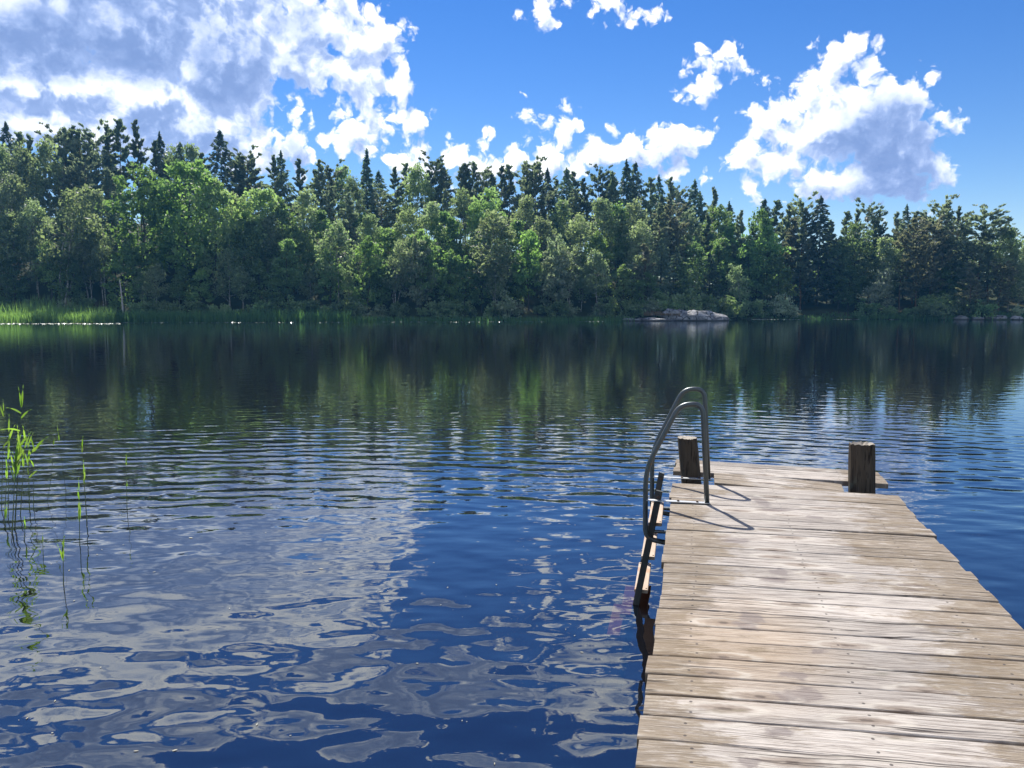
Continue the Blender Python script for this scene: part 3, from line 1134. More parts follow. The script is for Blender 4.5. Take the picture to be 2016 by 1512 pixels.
def pine(seed, H, low, width, mat, nb=46, flat=False, tuft=9, per=15, lean=.03):
    rs = np.random.RandomState(seed)
    mb = MB()
    ln = trunk_line(H, rs, lean, 10, .006)
    r0 = .0095 * H
    mb.tube(ln, list(r0 * (1 - .9 * np.linspace(0, 1, len(ln)))), 8, False)
    cs, ax = [], []
    for k in range(nb):
        f = (k + rs.uniform(0, 1)) / nb
        z = H * (low + (1 - low) * f) * .985
        if flat:
            pr = math.sqrt(max(0, 1 - (1.5 * f - .62) ** 2)) * 1.05
        else:
            pr = (1 - f) ** .88 * min(1, .50 + f * 2.2) + .05
        L = width * H * pr * rs.uniform(.55, 1.25)
        a = rs.uniform(0, 6.283)
        rise = rs.uniform(-.05, .40) + .75 * f
        p = at_h(ln, z)
        q = p + np.array([math.cos(a) * L, math.sin(a) * L, L * rise])
        limb(mb, p, q, r0 * .28 * (1 - f * .7), .012, rs, .07, 4, 4)
        nt = max(3, int(tuft * 1.6 * (.4 + .6 * pr)))
        for j in range(nt):
            s = rs.uniform(.28, 1.05)
            c = p + (q - p) * s + rs.normal(size=3) * np.array([.11, .11, .05]) * L
            c[2] -= L * .10 * math.sin(min(1, s) * math.pi)
            rad = (.012 + .008 * pr) * H * rs.uniform(.6, 1.4)
            per_ = max(6, int(per * .95))
            g = rs.normal(size=(per_, 3))
            g /= np.linalg.norm(g, axis=1, keepdims=True)
            g *= rs.uniform(.2, 1, (per_, 1)) * rad
            g[:, 2] *= .5
            cs.append(c + g)
            ax.append(g / (rad + 1e-6) * .7 + (q - p) / (L + 1e-6) + np.array([0, 0, .35]))
    # leader
    C = np.concatenate(cs)
    A = np.concatenate(ax)
    v, f = leaf_quads(C, .27, rs, 2.4, A, .45)
    return mb.mesh('trunk', K_PINE, True), np_mesh('crown', v, f, mat)


def spruce(seed, H, low, width, mat, sparse=1.0):
    rs = np.random.RandomState(seed)
    mb = MB()
    ln = trunk_line(H, rs, .006, 8, .002)
    r0 = .009 * H
    mb.tube(ln, list(r0 * (1 - .95 * np.linspace(0, 1, len(ln)))), 7, False)
    cs, ax = [], []
    nw = int(33 * sparse)
    for k in range(nw):
        f = (k + .5) / nw
        z = H * (low + (1 - low) * f)
        Lw = width * H * ((1 - f) ** .85 * min(1, .55 + f * 3) + .012)
        nbr = rs.randint(5, 8)
        a0 = rs.uniform(0, 6.28)
        for b in range(nbr):
            a = a0 + b * 6.283 / nbr + rs.normal() * .25
            L = Lw * rs.uniform(.6, 1.2)
            d = np.array([math.cos(a), math.sin(a), 0])
            p = at_h(ln, z + rs.normal() * .006 * H)
            drop = -.30 + .55 * f
            n = max(6, int(34 * (L / (width * H)) + 4))
            s = np.sqrt(rs.uniform(.02, 1, n))[:, None]
            c = p + d * L * s
            c[:, 2] += (L * (drop * s + .22 * s ** 3))[:, 0]
            side = np.cross(d, [0, 0, 1.0])
            c += side * (rs.normal(size=(n, 1)) * L * .13 * s)
            c[:, 2] -= np.abs(rs.normal(size=n)) * .010 * H
            cs.append(c)
            ax.append(np.tile(d + np.array([0, 0, -.55]), (n, 1)) + side * rs.normal(size=(n, 1)) * .5)
    top = at_h(ln, H * .995)
    tt = top + np.stack([rs.normal(size=14) * .05, rs.normal(size=14) * .05, rs.uniform(-.03, .02, 14) * H], 1)
    cs.append(tt)
    ax.append(np.tile([0, 0, 1.0], (14, 1)))
    v, f = leaf_quads(np.concatenate(cs), .32, rs, 2.3, np.concatenate(ax), .35)
    return mb.mesh('trunk', K_DARK, True), np_mesh('crown', v, f, mat)


def shrub(seed, H, width, mat, n=26, leaf=44, size=.2):
    rs = np.random.RandomState(seed)
    mb = MB()
    cs = []
    for k in range(n):
        a, u = rs.uniform(0, 6.28), math.sqrt(rs.uniform(0, 1))
        z = H * rs.uniform(.12, .92) * (1 - .45 * u * u)
        c = np.array([math.cos(a) * u * width, math.sin(a) * u * width, z])
        limb(mb, (rs.normal() * .12, rs.normal() * .12, -.1), c, .035, .008, rs, .06, 4, 3)
        g = rs.normal(size=(leaf, 3))
        g /= np.linalg.norm(g, axis=1, keepdims=True)
        g *= rs.uniform(.2, 1.15, (leaf, 1)) * H * .19
        g[:, 2] *= .8
        cs.append(c + g)
    v, f = leaf_quads(np.concatenate(cs), size, rs, 1.5)
    return mb.mesh('stems', K_DARK, True), np_mesh('foliage', v, f, mat)


PROTO = {}      # kind -> list of (height, trunk mesh, crown mesh)


def proto(kind, H, pair):
    PROTO.setdefault(kind, []).append((H, *pair))


for s in range(4):
    proto('birch', 16, broadleaf(20 + s, 16, .26 + .04 * s, .195 + .015 * (s % 2), 66, 50, .30, birch_prof, F_BIRCH, K_BIRCH, 1.5, .13, .04, 1, .072))
for s in range(2):
    proto('leaning_birch', 16, broadleaf(30 + s, 16, .38, .21, 58, 50, .30, birch_prof, F_BIRCH, K_BIRCH, 1.5, .12, .10, 3, .072))
for s in range(4):
    proto('broadleaf', 14, broadleaf(40 + s, 14, .16 + .05 * (s % 2), .26, 68, 52, .34, alder_prof, F_BROAD, K_DARK, .95, .17, .03, 1, .085))
for s in range(3):
    proto('oak', 15, broadleaf(50 + s, 15, .20, .26, 80, 58, .36, dome_prof, F_OAK, K_DARK, .9, .2, .02, 1, .085))
for s in range(2):
    proto('willow', 9, broadleaf(60 + s, 9, .12, .27, 54, 54, .27, alder_prof, F_WILLOW, K_DARK, 1.0, .10, .08, 2, .09))
for s in range(5):
    proto('pine', 20, pine(70 + s, 20, .30 + .06 * (s % 3), .15 + .02 * (s % 2), F_PINE, 44, s == 3, 8, 12))
for s in range(2):
    proto('brown_pine', 18, pine(80 + s, 18, .22, .19, F_PINEB, 50, s == 1, 9, 13))
for s in range(4):
    proto('spruce', 20, spruce(90 + s, 20, .06 + .10 * (s % 2), .235 + .04 * (s % 2), F_SPRUCE))
proto('sparse_spruce', 20, spruce(97, 20, .30, .13, F_SPRUCE, .62))
for s in range(3):
    proto('shrub', 3, shrub(110 + s, 3.0, 1.5, F_SHRUB))
for s in range(2):
    proto('pale_shrub', 3, shrub(120 + s, 3.2, 1.3, F_WILLOW))

KIND = {'birch': ('birch_tree', 'birch'), 'leaning_birch': ('birch_tree', 'birch'), 'broadleaf': ('leafy_tree', 'tree'), 'oak': ('leafy_tree', 'tree'), 'willow': ('willow_tree', 'willow'),
        'pine': ('pine_tree', 'pine'), 'brown_pine': ('pine_tree', 'pine'), 'spruce': ('spruce_tree', 'spruce'), 'sparse_spruce': ('spruce_tree', 'spruce'),
        'shrub': ('bush', 'bush'), 'pale_shrub': ('bush', 'bush')}
LOOK = {'birch': 'grey green birch with fine drooping leaves', 'leaning_birch': 'birch with several pale leaning stems', 'broadleaf': 'mid green leafy tree with a lobed crown',
        'oak': 'bright yellow green leafy tree with a wide crown', 'willow': 'pale silvery willow', 'pine': 'dark open crowned pine', 'brown_pine': 'rust tinged pine with layered branches',
        'spruce': 'dark pointed spruce', 'sparse_spruce': 'tall thin spruce with gaps between its branches', 'shrub': 'low green bush', 'pale_shrub': 'low pale green bush'}


def place_words(x):
    if x < 235:
        return 'behind the sunlit reed bed on the far shore'
    if x < 480:
        return 'around the bright green crowns right of the reed bed'
    if x < 860:
        return 'on the long shaded shore between reed bed and middle'
    if x < 1225:
        return 'in the middle of the far shore, left of the granite outcrop'
    if x < 1445:
        return 'right above the granite outcrop'
    if x < 1700:
        return 'around the dark bay right of the granite outcrop'
    return 'on the wooded point beyond the right end of the lake'


def px_to_xy(x, t_):
    """where the pixel column meets the ground t_ metres behind the shoreline"""
    v = px_dir(x, 603)
    s = v.x / v.y
    y = 120.0
    for _ in range(12):
        y = float(shore(s * y)) + t_
    return s * y, y


n_used = {}


def tree(kind, x, ytop, t_, label=None, group=None, wscale=1.0, H=None, rz=None):
    """a tree in the photograph's column x whose top stands at row ytop, t_ metres behind the waterline"""
    if 1290 < x < 1450 and 'shrub' not in kind:
        t_ = t_ + 6
    wx, wy = px_to_xy(x, t_)
    gz = float(ground(np.array(wx), np.array(wy))) - .05
    if H is None:
        v = px_dir(x, ytop)
        H = CAM_Z + wy * v.z / v.y - gz
    if H < 1.0:
        return None
    vs_ = PROTO[kind]
    n_used[kind] = n_used.get(kind, random.randrange(5)) + 1
    h0, tm, cm = vs_[n_used[kind] % len(vs_)]
    k = H / h0
    nm, cat = KIND[kind]
    o = empty(nm, (wx, wy, gz), random.uniform(0, 6.28) if rz is None else rz)
    w = k ** .55 * (1 if k > 1 else 1) * wscale * random.uniform(.92, 1.1)
    if kind in ('shrub', 'pale_shrub'):
        w = k * wscale * random.uniform(.9, 1.3)
    o.scale = (w, w, k)
    for me, n2 in ((tm, 'trunk' if 'shrub' not in kind else 'stems'), (cm, 'crown' if 'shrub' not in kind else 'foliage')):
        link(bpy.data.objects.new(n2, me), o)
    if label is None:
        seg = place_words(x)
        where = 'low at the water ' if t_ < 5 else ('on the skyline ' if t_ > 17 else 'halfway up the slope ')
        label = LOOK[kind] + ' ' + where + seg
        label = ' '.join(label.split()[:16])
        group = label
    tag(o, label, cat, group)
    return o


# ------------------------------------------------------------------ trees that stand out, with what tells them apart
L = [
    ('spruce', 447, 258, 31.0, 'tall dark spruce rising alone above the bright green leafy crowns', 1.15),
    ('pine', 252, 233, 33.0, 'highest sparse pine of the skyline, with blue sky between its branches', 1.0),
    ('pine', 287, 238, 32.0, 'bare stemmed pine just right of the highest pine on the skyline', .85),
    ('sparse_spruce', 727, 297, 33.0, 'slender spruce whose open top stands clear against the sky gap between clouds', 1.1),
    ('spruce', 1232, 317, 33.0, 'left and taller of the twin dark spruces on the skyline above the granite outcrop', 1.0),
    ('spruce', 1248, 321, 33.5, 'right and thinner of the twin dark spruces on the skyline above the granite outcrop', .9),
    ('spruce', 1607, 389, 12, 'large broad dark spruce standing behind the bay, darkest tree of the right half', 1.35),
    ('pine', 1918, 417, 9, 'big flat topped pine at the right end of the wooded point', 1.35),
    ('pine', 1454, 413, 12, 'small pine with its top leaning right, in the dip of the skyline', .8),
    ('oak', 280, 332, 9, 'left one of the bright yellow green crowns behind the end of the reed bed', 1.0),
    ('oak', 368, 322, 10, 'tallest of the bright yellow green crowns behind the end of the reed bed', 1.1),
    ('oak', 425, 365, 9, 'right and lowest of the bright yellow green crowns behind the end of the reed bed', .9),
    ('leaning_birch', 122, 377, 5, 'round grey green birch with several leaning pale stems behind the reed bed', 1.15),
    ('birch', 973, 424, 5, 'wide pale green birch in the middle of the far shore', 1.25),
    ('willow', 1092, 493, 3.5, 'pale silvery willow leaning over the water left of the granite outcrop', 1.1),
    ('pale_shrub', 1540, 577, 1.2, 'pale round bush alone at the waterline of the dark bay', 1.15),
    ('pale_shrub', 1562, 607, .8, 'small light green bush at the foot of the pale round bush in the bay', .9),
    ('willow', 1722, 532, 3, 'light green tree leaning out over the water at the left edge of the point', 1.1),
    ('oak', 1684, 443, 9, 'yellow green leafy tree between the dark spruce and the point', .9),
    ('oak', 1406, 409, 14, 'bright yellow green crown peeping out below the skyline right of the twin spruces', .8),
    ('oak', 1488, 420, 12, 'bright green round crown on the skyline left of the dark bay', .75),
    ('brown_pine', 1803, 446, 5, 'rust tinged pine in front of the dark pines on the right point', 1.1),
    ('brown_pine', 1906, 527, 2.5, 'low spreading pine with tiered branches above the shore stones of the point', 1.15),
    ('brown_pine', 1966, 522, 3, 'low pine rightmost on the shore stones of the point', 1.0),
    ('birch', 1962, 452, 8, 'light green birch next to the big flat topped pine at the right end', 1.0),
    ('brown_pine', 1272, 480, 4, 'rust brown tinged pine behind the left end of the granite outcrop', 1.0),
    ('birch', 668, 440, 4, 'pale birch with a narrow crown, left of the darkest stretch of shore', .95),
    ('oak', 967, 377, 14, 'bright green tree crown above the wide pale birch', .8),
]
for kind, x, yt, tt, lab, ws in L:
    tree(kind, x, yt, tt, lab, None, ws)

# ------------------------------------------------------------------ skyline
SKY = [('pine', 15, 248), ('spruce', 36, 243), ('pine', 58, 258), ('pine', 73, 263), ('pine', 125, 262), ('pine', 139, 250), ('pine', 157, 247), ('pine', 172, 253), ('pine', 190, 275),
       ('pine', 208, 263), ('pine', 230, 246), ('spruce', 332, 263), ('pine', 318, 277), ('spruce', 368, 283), ('birch', 388, 291), ('birch', 353, 296), ('pine', 408, 300), ('pine', 472, 308), ('pine', 497, 308), ('pine', 511, 303),
       ('spruce', 562, 298), ('pine', 553, 306), ('pine', 597, 312), ('pine', 642, 315), ('pine', 662, 333), ('pine', 620, 335), ('birch', 690, 332), ('spruce', 750, 337), ('pine', 783, 329), ('pine', 803, 320),
       ('birch', 820, 324), ('pine', 840, 335), ('pine', 857, 315), ('pine', 880, 330), ('pine', 907, 325), ('pine', 918, 320), ('pine', 931, 317), ('pine', 948, 336), ('pine', 965, 337), ('pine', 986, 327), ('pine', 1002, 323),
       ('pine', 1028, 318), ('pine', 1043, 327), ('pine', 1057, 321), ('spruce', 1075, 333), ('pine', 1092, 350), ('spruce', 1113, 333), ('pine', 1128, 337), ('pine', 1150, 352), ('pine', 1172, 338), ('pine', 1195, 350),
       ('pine', 1210, 337), ('pine', 1277, 348), ('spruce', 1293, 347), ('pine', 1317, 350), ('pine', 1336, 373), ('spruce', 1363, 356), ('pine', 1395, 369), ('pine', 1380, 380), ('spruce', 1432, 399),
       ('spruce', 1500, 393), ('pine', 1523, 393), ('pine', 1545, 402), ('pine', 1569, 399), ('pine', 1583, 410), ('pine', 1637, 432), ('pine', 1660, 415), ('pine', 1676, 411), ('pine', 1708, 407), ('pine', 1728, 420),
       ('pine', 1750, 417), ('spruce', 1776, 404), ('pine', 1795, 415), ('pine', 1818, 418), ('pine', 1837, 403), ('pine', 1855, 415), ('pine', 1871, 405), ('pine', 1893, 420), ('pine', 1940, 445), ('pine', 1988, 455), ('birch', 2010, 490), ('pine', 2040, 500), ('pine', -20, 262), ('birch', -45, 270), ('pine', -70, 258)]
for kind, x, yt in SKY:
    tree(kind, x, yt, random.uniform(27, 36) if x < 1440 else random.uniform(14, 24))

# ------------------------------------------------------------------ crowns on the slope, as the photograph shows them
MID = [('birch', 20, 290, 15), ('birch', 66, 293, 15), ('birch', 108, 284, 16), ('birch', 35, 350, 9), ('birch', -15, 400, 6), ('pine', 150, 330, 13), ('pine', 182, 320, 14), ('birch', 15, 420, 5), ('birch', 200, 380, 9),
       ('birch', 75, 400, 7), ('birch', 175, 430, 6), ('pine', 225, 330, 14), ('pine', 320, 330, 18), ('birch', 480, 385, 10), ('oak', 520, 372, 9), ('broadleaf', 560, 395, 9), ('birch', 607, 380, 9), ('broadleaf', 640, 420, 8), ('pine', 655, 365, 15),
       ('pine', 690, 380, 13), ('birch', 700, 355, 18), ('pine', 760, 380, 16), ('birch', 740, 427, 8), ('birch', 800, 413, 9), ('birch', 853, 403, 10), ('broadleaf', 880, 420, 9), ('birch', 913, 380, 13), ('pine', 880, 372, 17),
       ('birch', 1037, 390, 13), ('pine', 1060, 385, 16), ('birch', 1075, 430, 8), ('birch', 1105, 400, 12), ('birch', 1140, 428, 8), ('birch', 1187, 397, 11), ('broadleaf', 1215, 405, 11), ('birch', 1240, 397, 12), ('broadleaf', 1173, 460, 6),
       ('pine', 1130, 370, 17), ('broadleaf', 1020, 440, 7), ('broadleaf', 770, 450, 7), ('broadleaf', 830, 455, 6), ('broadleaf', 585, 440, 6), ('broadleaf', 500, 440, 6), ('birch', 535, 430, 7), ('pine', 1290, 400, 10), ('brown_pine', 1325, 410, 8),
       ('pine', 1345, 415, 10), ('spruce', 1300, 385, 14), ('birch', 1260, 440, 7), ('pine', 1385, 420, 10), ('broadleaf', 1440, 440, 8), ('broadleaf', 1420, 470, 6), ('broadleaf', 1470, 470, 6), ('brown_pine', 1555, 430, 9), ('pine', 1575, 440, 8),
       ('broadleaf', 1510, 450, 7), ('broadleaf', 1530, 500, 5), ('spruce', 1480, 440, 9), ('broadleaf', 1650, 480, 7), ('broadleaf', 1670, 520, 5), ('birch', 1745, 472, 6), ('pine', 1770, 440, 8), ('brown_pine', 1830, 440, 7), ('pine', 1850, 450, 8),
       ('pine', 1880, 445, 8), ('birch', 1985, 500, 5), ('birch', 2005, 520, 4), ('pine', 1945, 480, 6), ('pine', 1715, 450, 9), ('spruce', 1640, 470, 10), ('birch', 2060, 530, 4), ('pine', 2040, 520, 7)]
for kind, x, yt, tt in MID:
    tree(kind, x, yt, tt * 1.45 + random.uniform(-1, 1))

# ------------------------------------------------------------------ trees and bushes along the waterline
for k in range(46):
    x = -60 + k * 33.5 + random.uniform(-12, 12)
    if x > 1480:
        break
    kind = random.choice(['birch', 'broadleaf', 'birch', 'broadleaf', 'willow', 'leaning_birch', 'broadleaf'])
    top = random.uniform(455, 545) if x > 230 else random.uniform(450, 530)
    if 230 < x < 470:
        top = random.uniform(490, 560)
    if 1300 < x < 1450:
        continue
    tree(kind, x, top, random.uniform(2.5, 5.5) if x > 230 else random.uniform(5, 8), None, None, .85)
for k in range(60):
    x = -40 + k * 34.5 + random.uniform(-14, 14)
    if 1470 < x < 1700:
        if random.random() < .6:
            continue
    tree('pale_shrub' if random.random() < .2 else 'shrub', x, random.uniform(575, 600), random.uniform(.8, 3.0) if x > 230 else random.uniform(4.5, 6.5))
# trees deeper in the wood that close the gaps between the stems
for k in range(56):
    x = -80 + k * 38.5 + random.uniform(-15, 15)
    kind = random.choice(['spruce', 'pine', 'broadleaf', 'birch', 'spruce'])
    tree(kind, x, (np.interp(x, [0, 400, 900, 1400, 1700, 2016], [400, 430, 450, 470, 500, 520]) + random.uniform(-30, 40)), random.uniform(14, 24))

for x, yt, tt in ((1300, 470, 4), (1330, 490, 5), (1362, 480, 5), (1395, 500, 4), (1425, 510, 3), (1345, 520, 3), (1412, 470, 7)):
    tree(random.choice(['spruce', 'broadleaf']), x, yt, tt)
for x, yt in ((1310, 560), (1352, 566), (1378, 572), (1402, 560), (1425, 577), (1440, 585)):
    tree('shrub', x, yt, random.uniform(1.5, 4))
for k in range(26):
    x = 1420 + k * 27 + random.uniform(-12, 12)
    tree(random.choice(['spruce', 'broadleaf', 'pine', 'spruce']), x, random.uniform(470, 530) if x < 2000 else random.uniform(520, 560), random.uniform(15, 30))
for kind, x, yt, tt in (('spruce', 1846, 490, 13), ('spruce', 1872, 500, 15), ('broadleaf', 1858, 520, 11), ('broadleaf', 1890, 515, 12), ('shrub', 1850, 565, 5), ('shrub', 1868, 570, 7), ('shrub', 1884, 572, 4)):
    tree(kind, x, yt, tt)
# ------------------------------------------------------------------ bare stem at the end of the reed bed
wx, wy = px_to_xy(240, 1.5)
snag = empty('dead_tree', (wx, wy, 0))
tag(snag, 'bare pale dead trunk standing at the right end of the sunlit reed bed', 'dead tree')
mb = MB()
mb.tube([(.25, 0, -1), (.12, 0, 2.0), (0, .1, 4.0), (-.2, .1, 6.6)], [.17, .15, .12, .07], 8)
mb.build('trunk', K_DEAD, snag, True)
mb = MB()
mb.tube([(-.05, .1, 4.4), (.5, 0, 4.9), (.9, -.1, 5.0)], [.04, .03, .015], 5)
mb.build('branch', K_DEAD, snag, True)

# ------------------------------------------------------------------ granite outcrop and shore stones
m, t, out = material('granite')
P_ = t.new('ShaderNodeNewGeometry').outputs['Position']
n = t.noise(P_, .8, 5.0, .6)
c = t.mix(t.rng(n, .35, .65), (.13, .13, .13), (.33, .325, .32))
c = t.mix(t.rng(t.noise(t.vec('MULTIPLY', P_, (.5, .5, 3.0)), 1.0, 4.0), .56, .68), c, (.085, .08, .08))
c = t.mix(t.rng(t.noise(P_, 3.0, 3.0), .62, .75), c, (.47, .45, .42))
c = t.mix(t.rng(t.vor(t.vec('ADD', P_, t.vec('MULTIPLY', t.noise(P_, 1.2, 3.0, out=1), (1.2, 1.2, 1.2))), .55, 'DISTANCE_TO_EDGE'), .05, .015), c, (.03, .03, .028))
c = t.mix(t.rng(t.sep(P_)[2], .30, .10), c, (.045, .042, .040))
principled(t, out, c, .85, .25, normal=bump(t, t.noise(P_, 2.5, 5.0, .6), .15))
M_ROCK = m


def rock(name, x, t_, size, seed, label, rz=0.0, sink=.3, group=None, flat=.6):
    wx, wy = px_to_xy(x, t_)
    bm_v, bm_f = [], []
    n, mm = 28, 18
    rs = np.random.RandomState(seed)
    o = Vector(rs.uniform(0, 50, 3))
    for i in range(mm + 1):
        th = math.pi * i / mm
        for k in range(n):
            ph = 2 * math.pi * k / n
            d = Vector((math.sin(th) * math.cos(ph), math.sin(th) * math.sin(ph), math.cos(th)))
            r = 1 + .30 * mnoise.noise(d * 1.3 + o) + .14 * mnoise.noise(d * 3.1 + o) + .05 * mnoise.noise(d * 7 + o)
            z_ = d.z
            z_ = math.copysign(abs(z_) ** flat, z_)
            p = Vector((d.x * r * size[0], d.y * r * size[1], z_ * (r ** .5) * size[2]))
            # cleaved ledges
            p.z += .06 * size[2] * math.sin(p.x * 2.1 + p.z * 5 + o.x)
            p.z += .10 * size[2] * (round(p.z * 2.2 / size[2] + .8 * mnoise.noise(d * 2 + o)) / 2.2 - p.z / size[2])
            bm_v.append(p)
    for i in range(mm):
        for k in range(n):
            a, b = i * n + k, i * n + (k + 1) % n
            bm_f.append((a, a + n, b + n, b))
    mb = MB()
    mb.add(bm_v, bm_f)
    ob = mb.build(name, M_ROCK, None, True)
    ob.location = (wx, wy, -sink)
    ob.rotation_euler = (0, R(4), rz)
    tag(ob, label, 'rock', group)
    return ob


rock('granite_outcrop', 1385, -4.6, (3.9, 2.6, 1.9), 4, 'large rounded pale granite slab sloping into the water in front of the trees', R(12), .15, flat=.75)
rock('granite_ledge', 1293, -4.0, (2.8, 1.8, .6), 9, 'low dark granite ledge at the waterline left of the large pale slab', R(-5), .12)
rock('boulder', 1330, -.8, (3.0, 2.2, 1.9), 12, 'dark boulder with dry grass on top, behind and left of the large pale slab', .3, .1)
rock('shore_stone', 1245, -3.5, (1.7, 1.1, .55), 14, 'flat stone leftmost in the row of shore rocks by the granite ledge', 0, .1)
for k, (x, s, lab) in enumerate(((1862, 1.5, 'dark stone leftmost below the tiered pines on the right point'), (1893, 1.9, 'pale stone at the water below the low tiered pine on the right point'),
                                 (1925, 1.4, 'middle stone between the two largest stones on the right point'), (1962, 2.2, 'widest dark stone near the right end of the point'), (2003, 1.7, 'stone at the extreme right of the far shore'))):
    rock('shore_stone', x, .2 + .3 * (k % 2), (s * .8, s * .6, s * .45), 20 + k, lab, k, .12)


# ------------------------------------------------------------------ reeds and floating leaves along the far shore (uncountable)
def blades(name, spans, mat, seed, label, cat):
    """upright reed blades; spans of (x0, x1, depth from, depth to, height, number)"""
    rs = np.random.RandomState(seed)
    V, F = [], []
    b = 0
    for x0, x1, d0, d1, hh, n in spans:
        for _ in range(n):
            x, t_ = rs.uniform(x0, x1), rs.uniform(d0, d1)
            wx, wy = px_to_xy(x, t_)
            g = max(float(ground(np.array(wx), np.array(wy))), -.05)
            h = hh * rs.uniform(.55, 1.15)
            a = rs.uniform(0, 3.14)
            w = rs.uniform(.03, .06)
            dx, dy = math.cos(a) * w, math.sin(a) * w
            lx_, ly_ = rs.normal(0, .14, 2) * h
            V += [(wx - dx, wy - dy, g), (wx + dx, wy + dy, g), (wx + dx * .8 + lx_ * .35, wy + dy * .8 + ly_ * .35, g + h * .6), (wx - dx * .8 + lx_ * .35, wy - dy * .8 + ly_ * .35, g + h * .6), (wx + lx_, wy + ly_, g + h)]
            F += [(b, b + 1, b + 2), (b, b + 2, b + 3), (b + 3, b + 2, b + 4)]
            b += 5
    ob = link(bpy.data.objects.new(name, np_mesh(name, np.array(V), np.array(F), mat)))
    return tag(ob, label, cat, kind='stuff')


F_REED = foliage('sunlit reed', (.085, .165, .05), (.15, .245, .08), (1.6, 1.75, .9), .5, .01)
F_REED2 = foliage('dark reed', (.045, .105, .045), (.08, .15, .06), (1.7, 1.8, .9), .45, .01)  # darker copy of the sunlit reed; shoreline shade is put into its colour
blades('reed_bed', [(-90, 222, -12.5, -6, 1.6, 4200), (-90, 226, -8, 5, 2.3, 3200), (-90, 110, -9, 3, 2.9, 900)], F_REED, 3, 'bright green sunlit reed bed along the left part of the far shore', 'reeds')
blades('shore_reeds', [(222, 690, -6.5, -.5, 1.9, 3400), (690, 1250, -5.2, -1, .9, 2200), (1690, 1880, -1.5, .3, 1.0, 700), (1480, 1700, -.6, .3, .5, 300)], F_REED2, 4, 'sparse dark green reeds in the shade along the far shore', 'reeds')

m, t, out = material('floating leaf')
P_ = t.new('ShaderNodeNewGeometry').outputs['Position']
principled(t, out, t.mix(t.noise(P_, 6.0, 2.0), (.20, .24, .13), (.42, .44, .34)), .35, .6)
rs = np.random.RandomState(2)
V, F = [], []
b = 0
for x0, x1, d0, d1, n in ((-60, 235, -18, -11.5, 1300), (235, 700, -11, -5.0, 300), (690, 1240, -9.5, -3.5, 260), (1480, 1760, -5.5, -1.5, 420)):
    for _ in range(n):
        x = rs.uniform(x0, x1)
        t_ = rs.uniform(d0, d1)
        if math.sin(x * .05) + math.sin(x * .013 + 2) < -.7 and x > 250:
            continue
        wx, wy = px_to_xy(x, t_)
        r = rs.uniform(.05, .12)
        tl_ = rs.normal(0, .16, 2)
        a0 = rs.uniform(0, 6)
        ring = [(wx + r * math.cos(a0 + k * 1.0472), wy + r * math.sin(a0 + k * 1.0472)) for k in range(6)]
        V += [(p, q, .02 + tl_[0] * (p - wx) + tl_[1] * (q - wy)) for p, q in ring]
        F.append(tuple(range(b, b + 6)))
        b += 6
ob = link(bpy.data.objects.new('floating_leaves', np_mesh('floating_leaves', np.array(V), np.array(F), m)))
tag(ob, 'pale band of floating leaves on the water along the far shore', 'water lilies', kind='stuff')

# dry grass and heather on the rocks
F_DRY = foliage('dry grass', (.16, .12, .06), (.30, .20, .10), (1.3, 1.2, .8), .35, .02)
blades('dry_grass', [(1268, 1345, -3.5, .4, .5, 900)], F_DRY, 6, 'tawny dry grass growing behind the granite ledge', 'grass')
terr = bpy.data.objects['dry_grass']
terr.location.z = .9
blades('shore_grass', [(1850, 2030, .6, 3.5, .6, 800), (1450, 1700, .5, 4, .5, 900)], F_REED2, 7, 'short green grass on the bank of the bay and the point', 'grass')

# ------------------------------------------------------------------ single reeds in the shallows at the left
F_STEM = foliage('reed stem', (.07, .10, .035), (.13, .16, .06), (1.2, 1.2, .8), .15, .01)
F_BLADE = foliage('young reed blade', (.10, .20, .04), (.17, .29, .065), (2.0, 1.9, .7), .52, .01)


def reed(xb, yb, xt, yt, leaves, label, r=.0055, bow=0.0):
    """xb, yb where it leaves the water; xt, yt its tip; leaves: (height fraction, length in m, lean in picture plane, rise)"""
    p = on_z(xb, yb, 0.0)
    v = px_dir(xt, yt)
    q = Vector((v.x * p.y / v.y, p.y + .03, CAM_Z + v.z * p.y / v.y))
    root = empty('reed', (p.x, p.y, 0))
    tag(root, label, 'reed', 'single reeds standing in the water')
    d = q - p
    n = 10
    def pt(f):
        return Vector((d.x * f + bow * math.sin(f * math.pi), d.y * f, d.z * f))
    mb = MB()
    mb.tube([Vector((-d.x * .2, 0, -.4))] + [pt(k / n) for k in range(n + 1)], [r] + [r * (1 - .75 * k / n) for k in range(n + 1)], 6)
    mb.build('stem', F_STEM, root, True)
    for (f, ln, lean, rise) in leaves:
        a = pt(f)
        mb = MB()
        wd = max(.008, ln * .045)
        side = Vector((-rise, .35, lean)).normalized()
        dirv = Vector((lean, random.uniform(-.25, .25), rise)).normalized()
        side = dirv.cross(Vector((random.uniform(-.5, .5), 1, random.uniform(-.3, .3)))).normalized()
        vs, fs = [], []
        for k in range(8):
            s = k / 7
            c = a + dirv * ln * s - Vector((0, 0, ln * (.16 + .25 * abs(lean)) * s * s))
            w = wd * (math.sin(min(1, s * 1.25 + .12) * math.pi) ** .7 if s < .72 else (1 - s) / .28 * .62) + .0008
            cup = Vector((0, .004, 0)) * math.sin(s * 3)
            vs += [c - side * w, c + side * w + cup]
        for k in range(7):
            fs.append((2 * k, 2 * k + 1, 2 * k + 3, 2 * k + 2))
        mb.add(vs, fs)
        mb.build('leaf', F_BLADE, root, True)
    return root


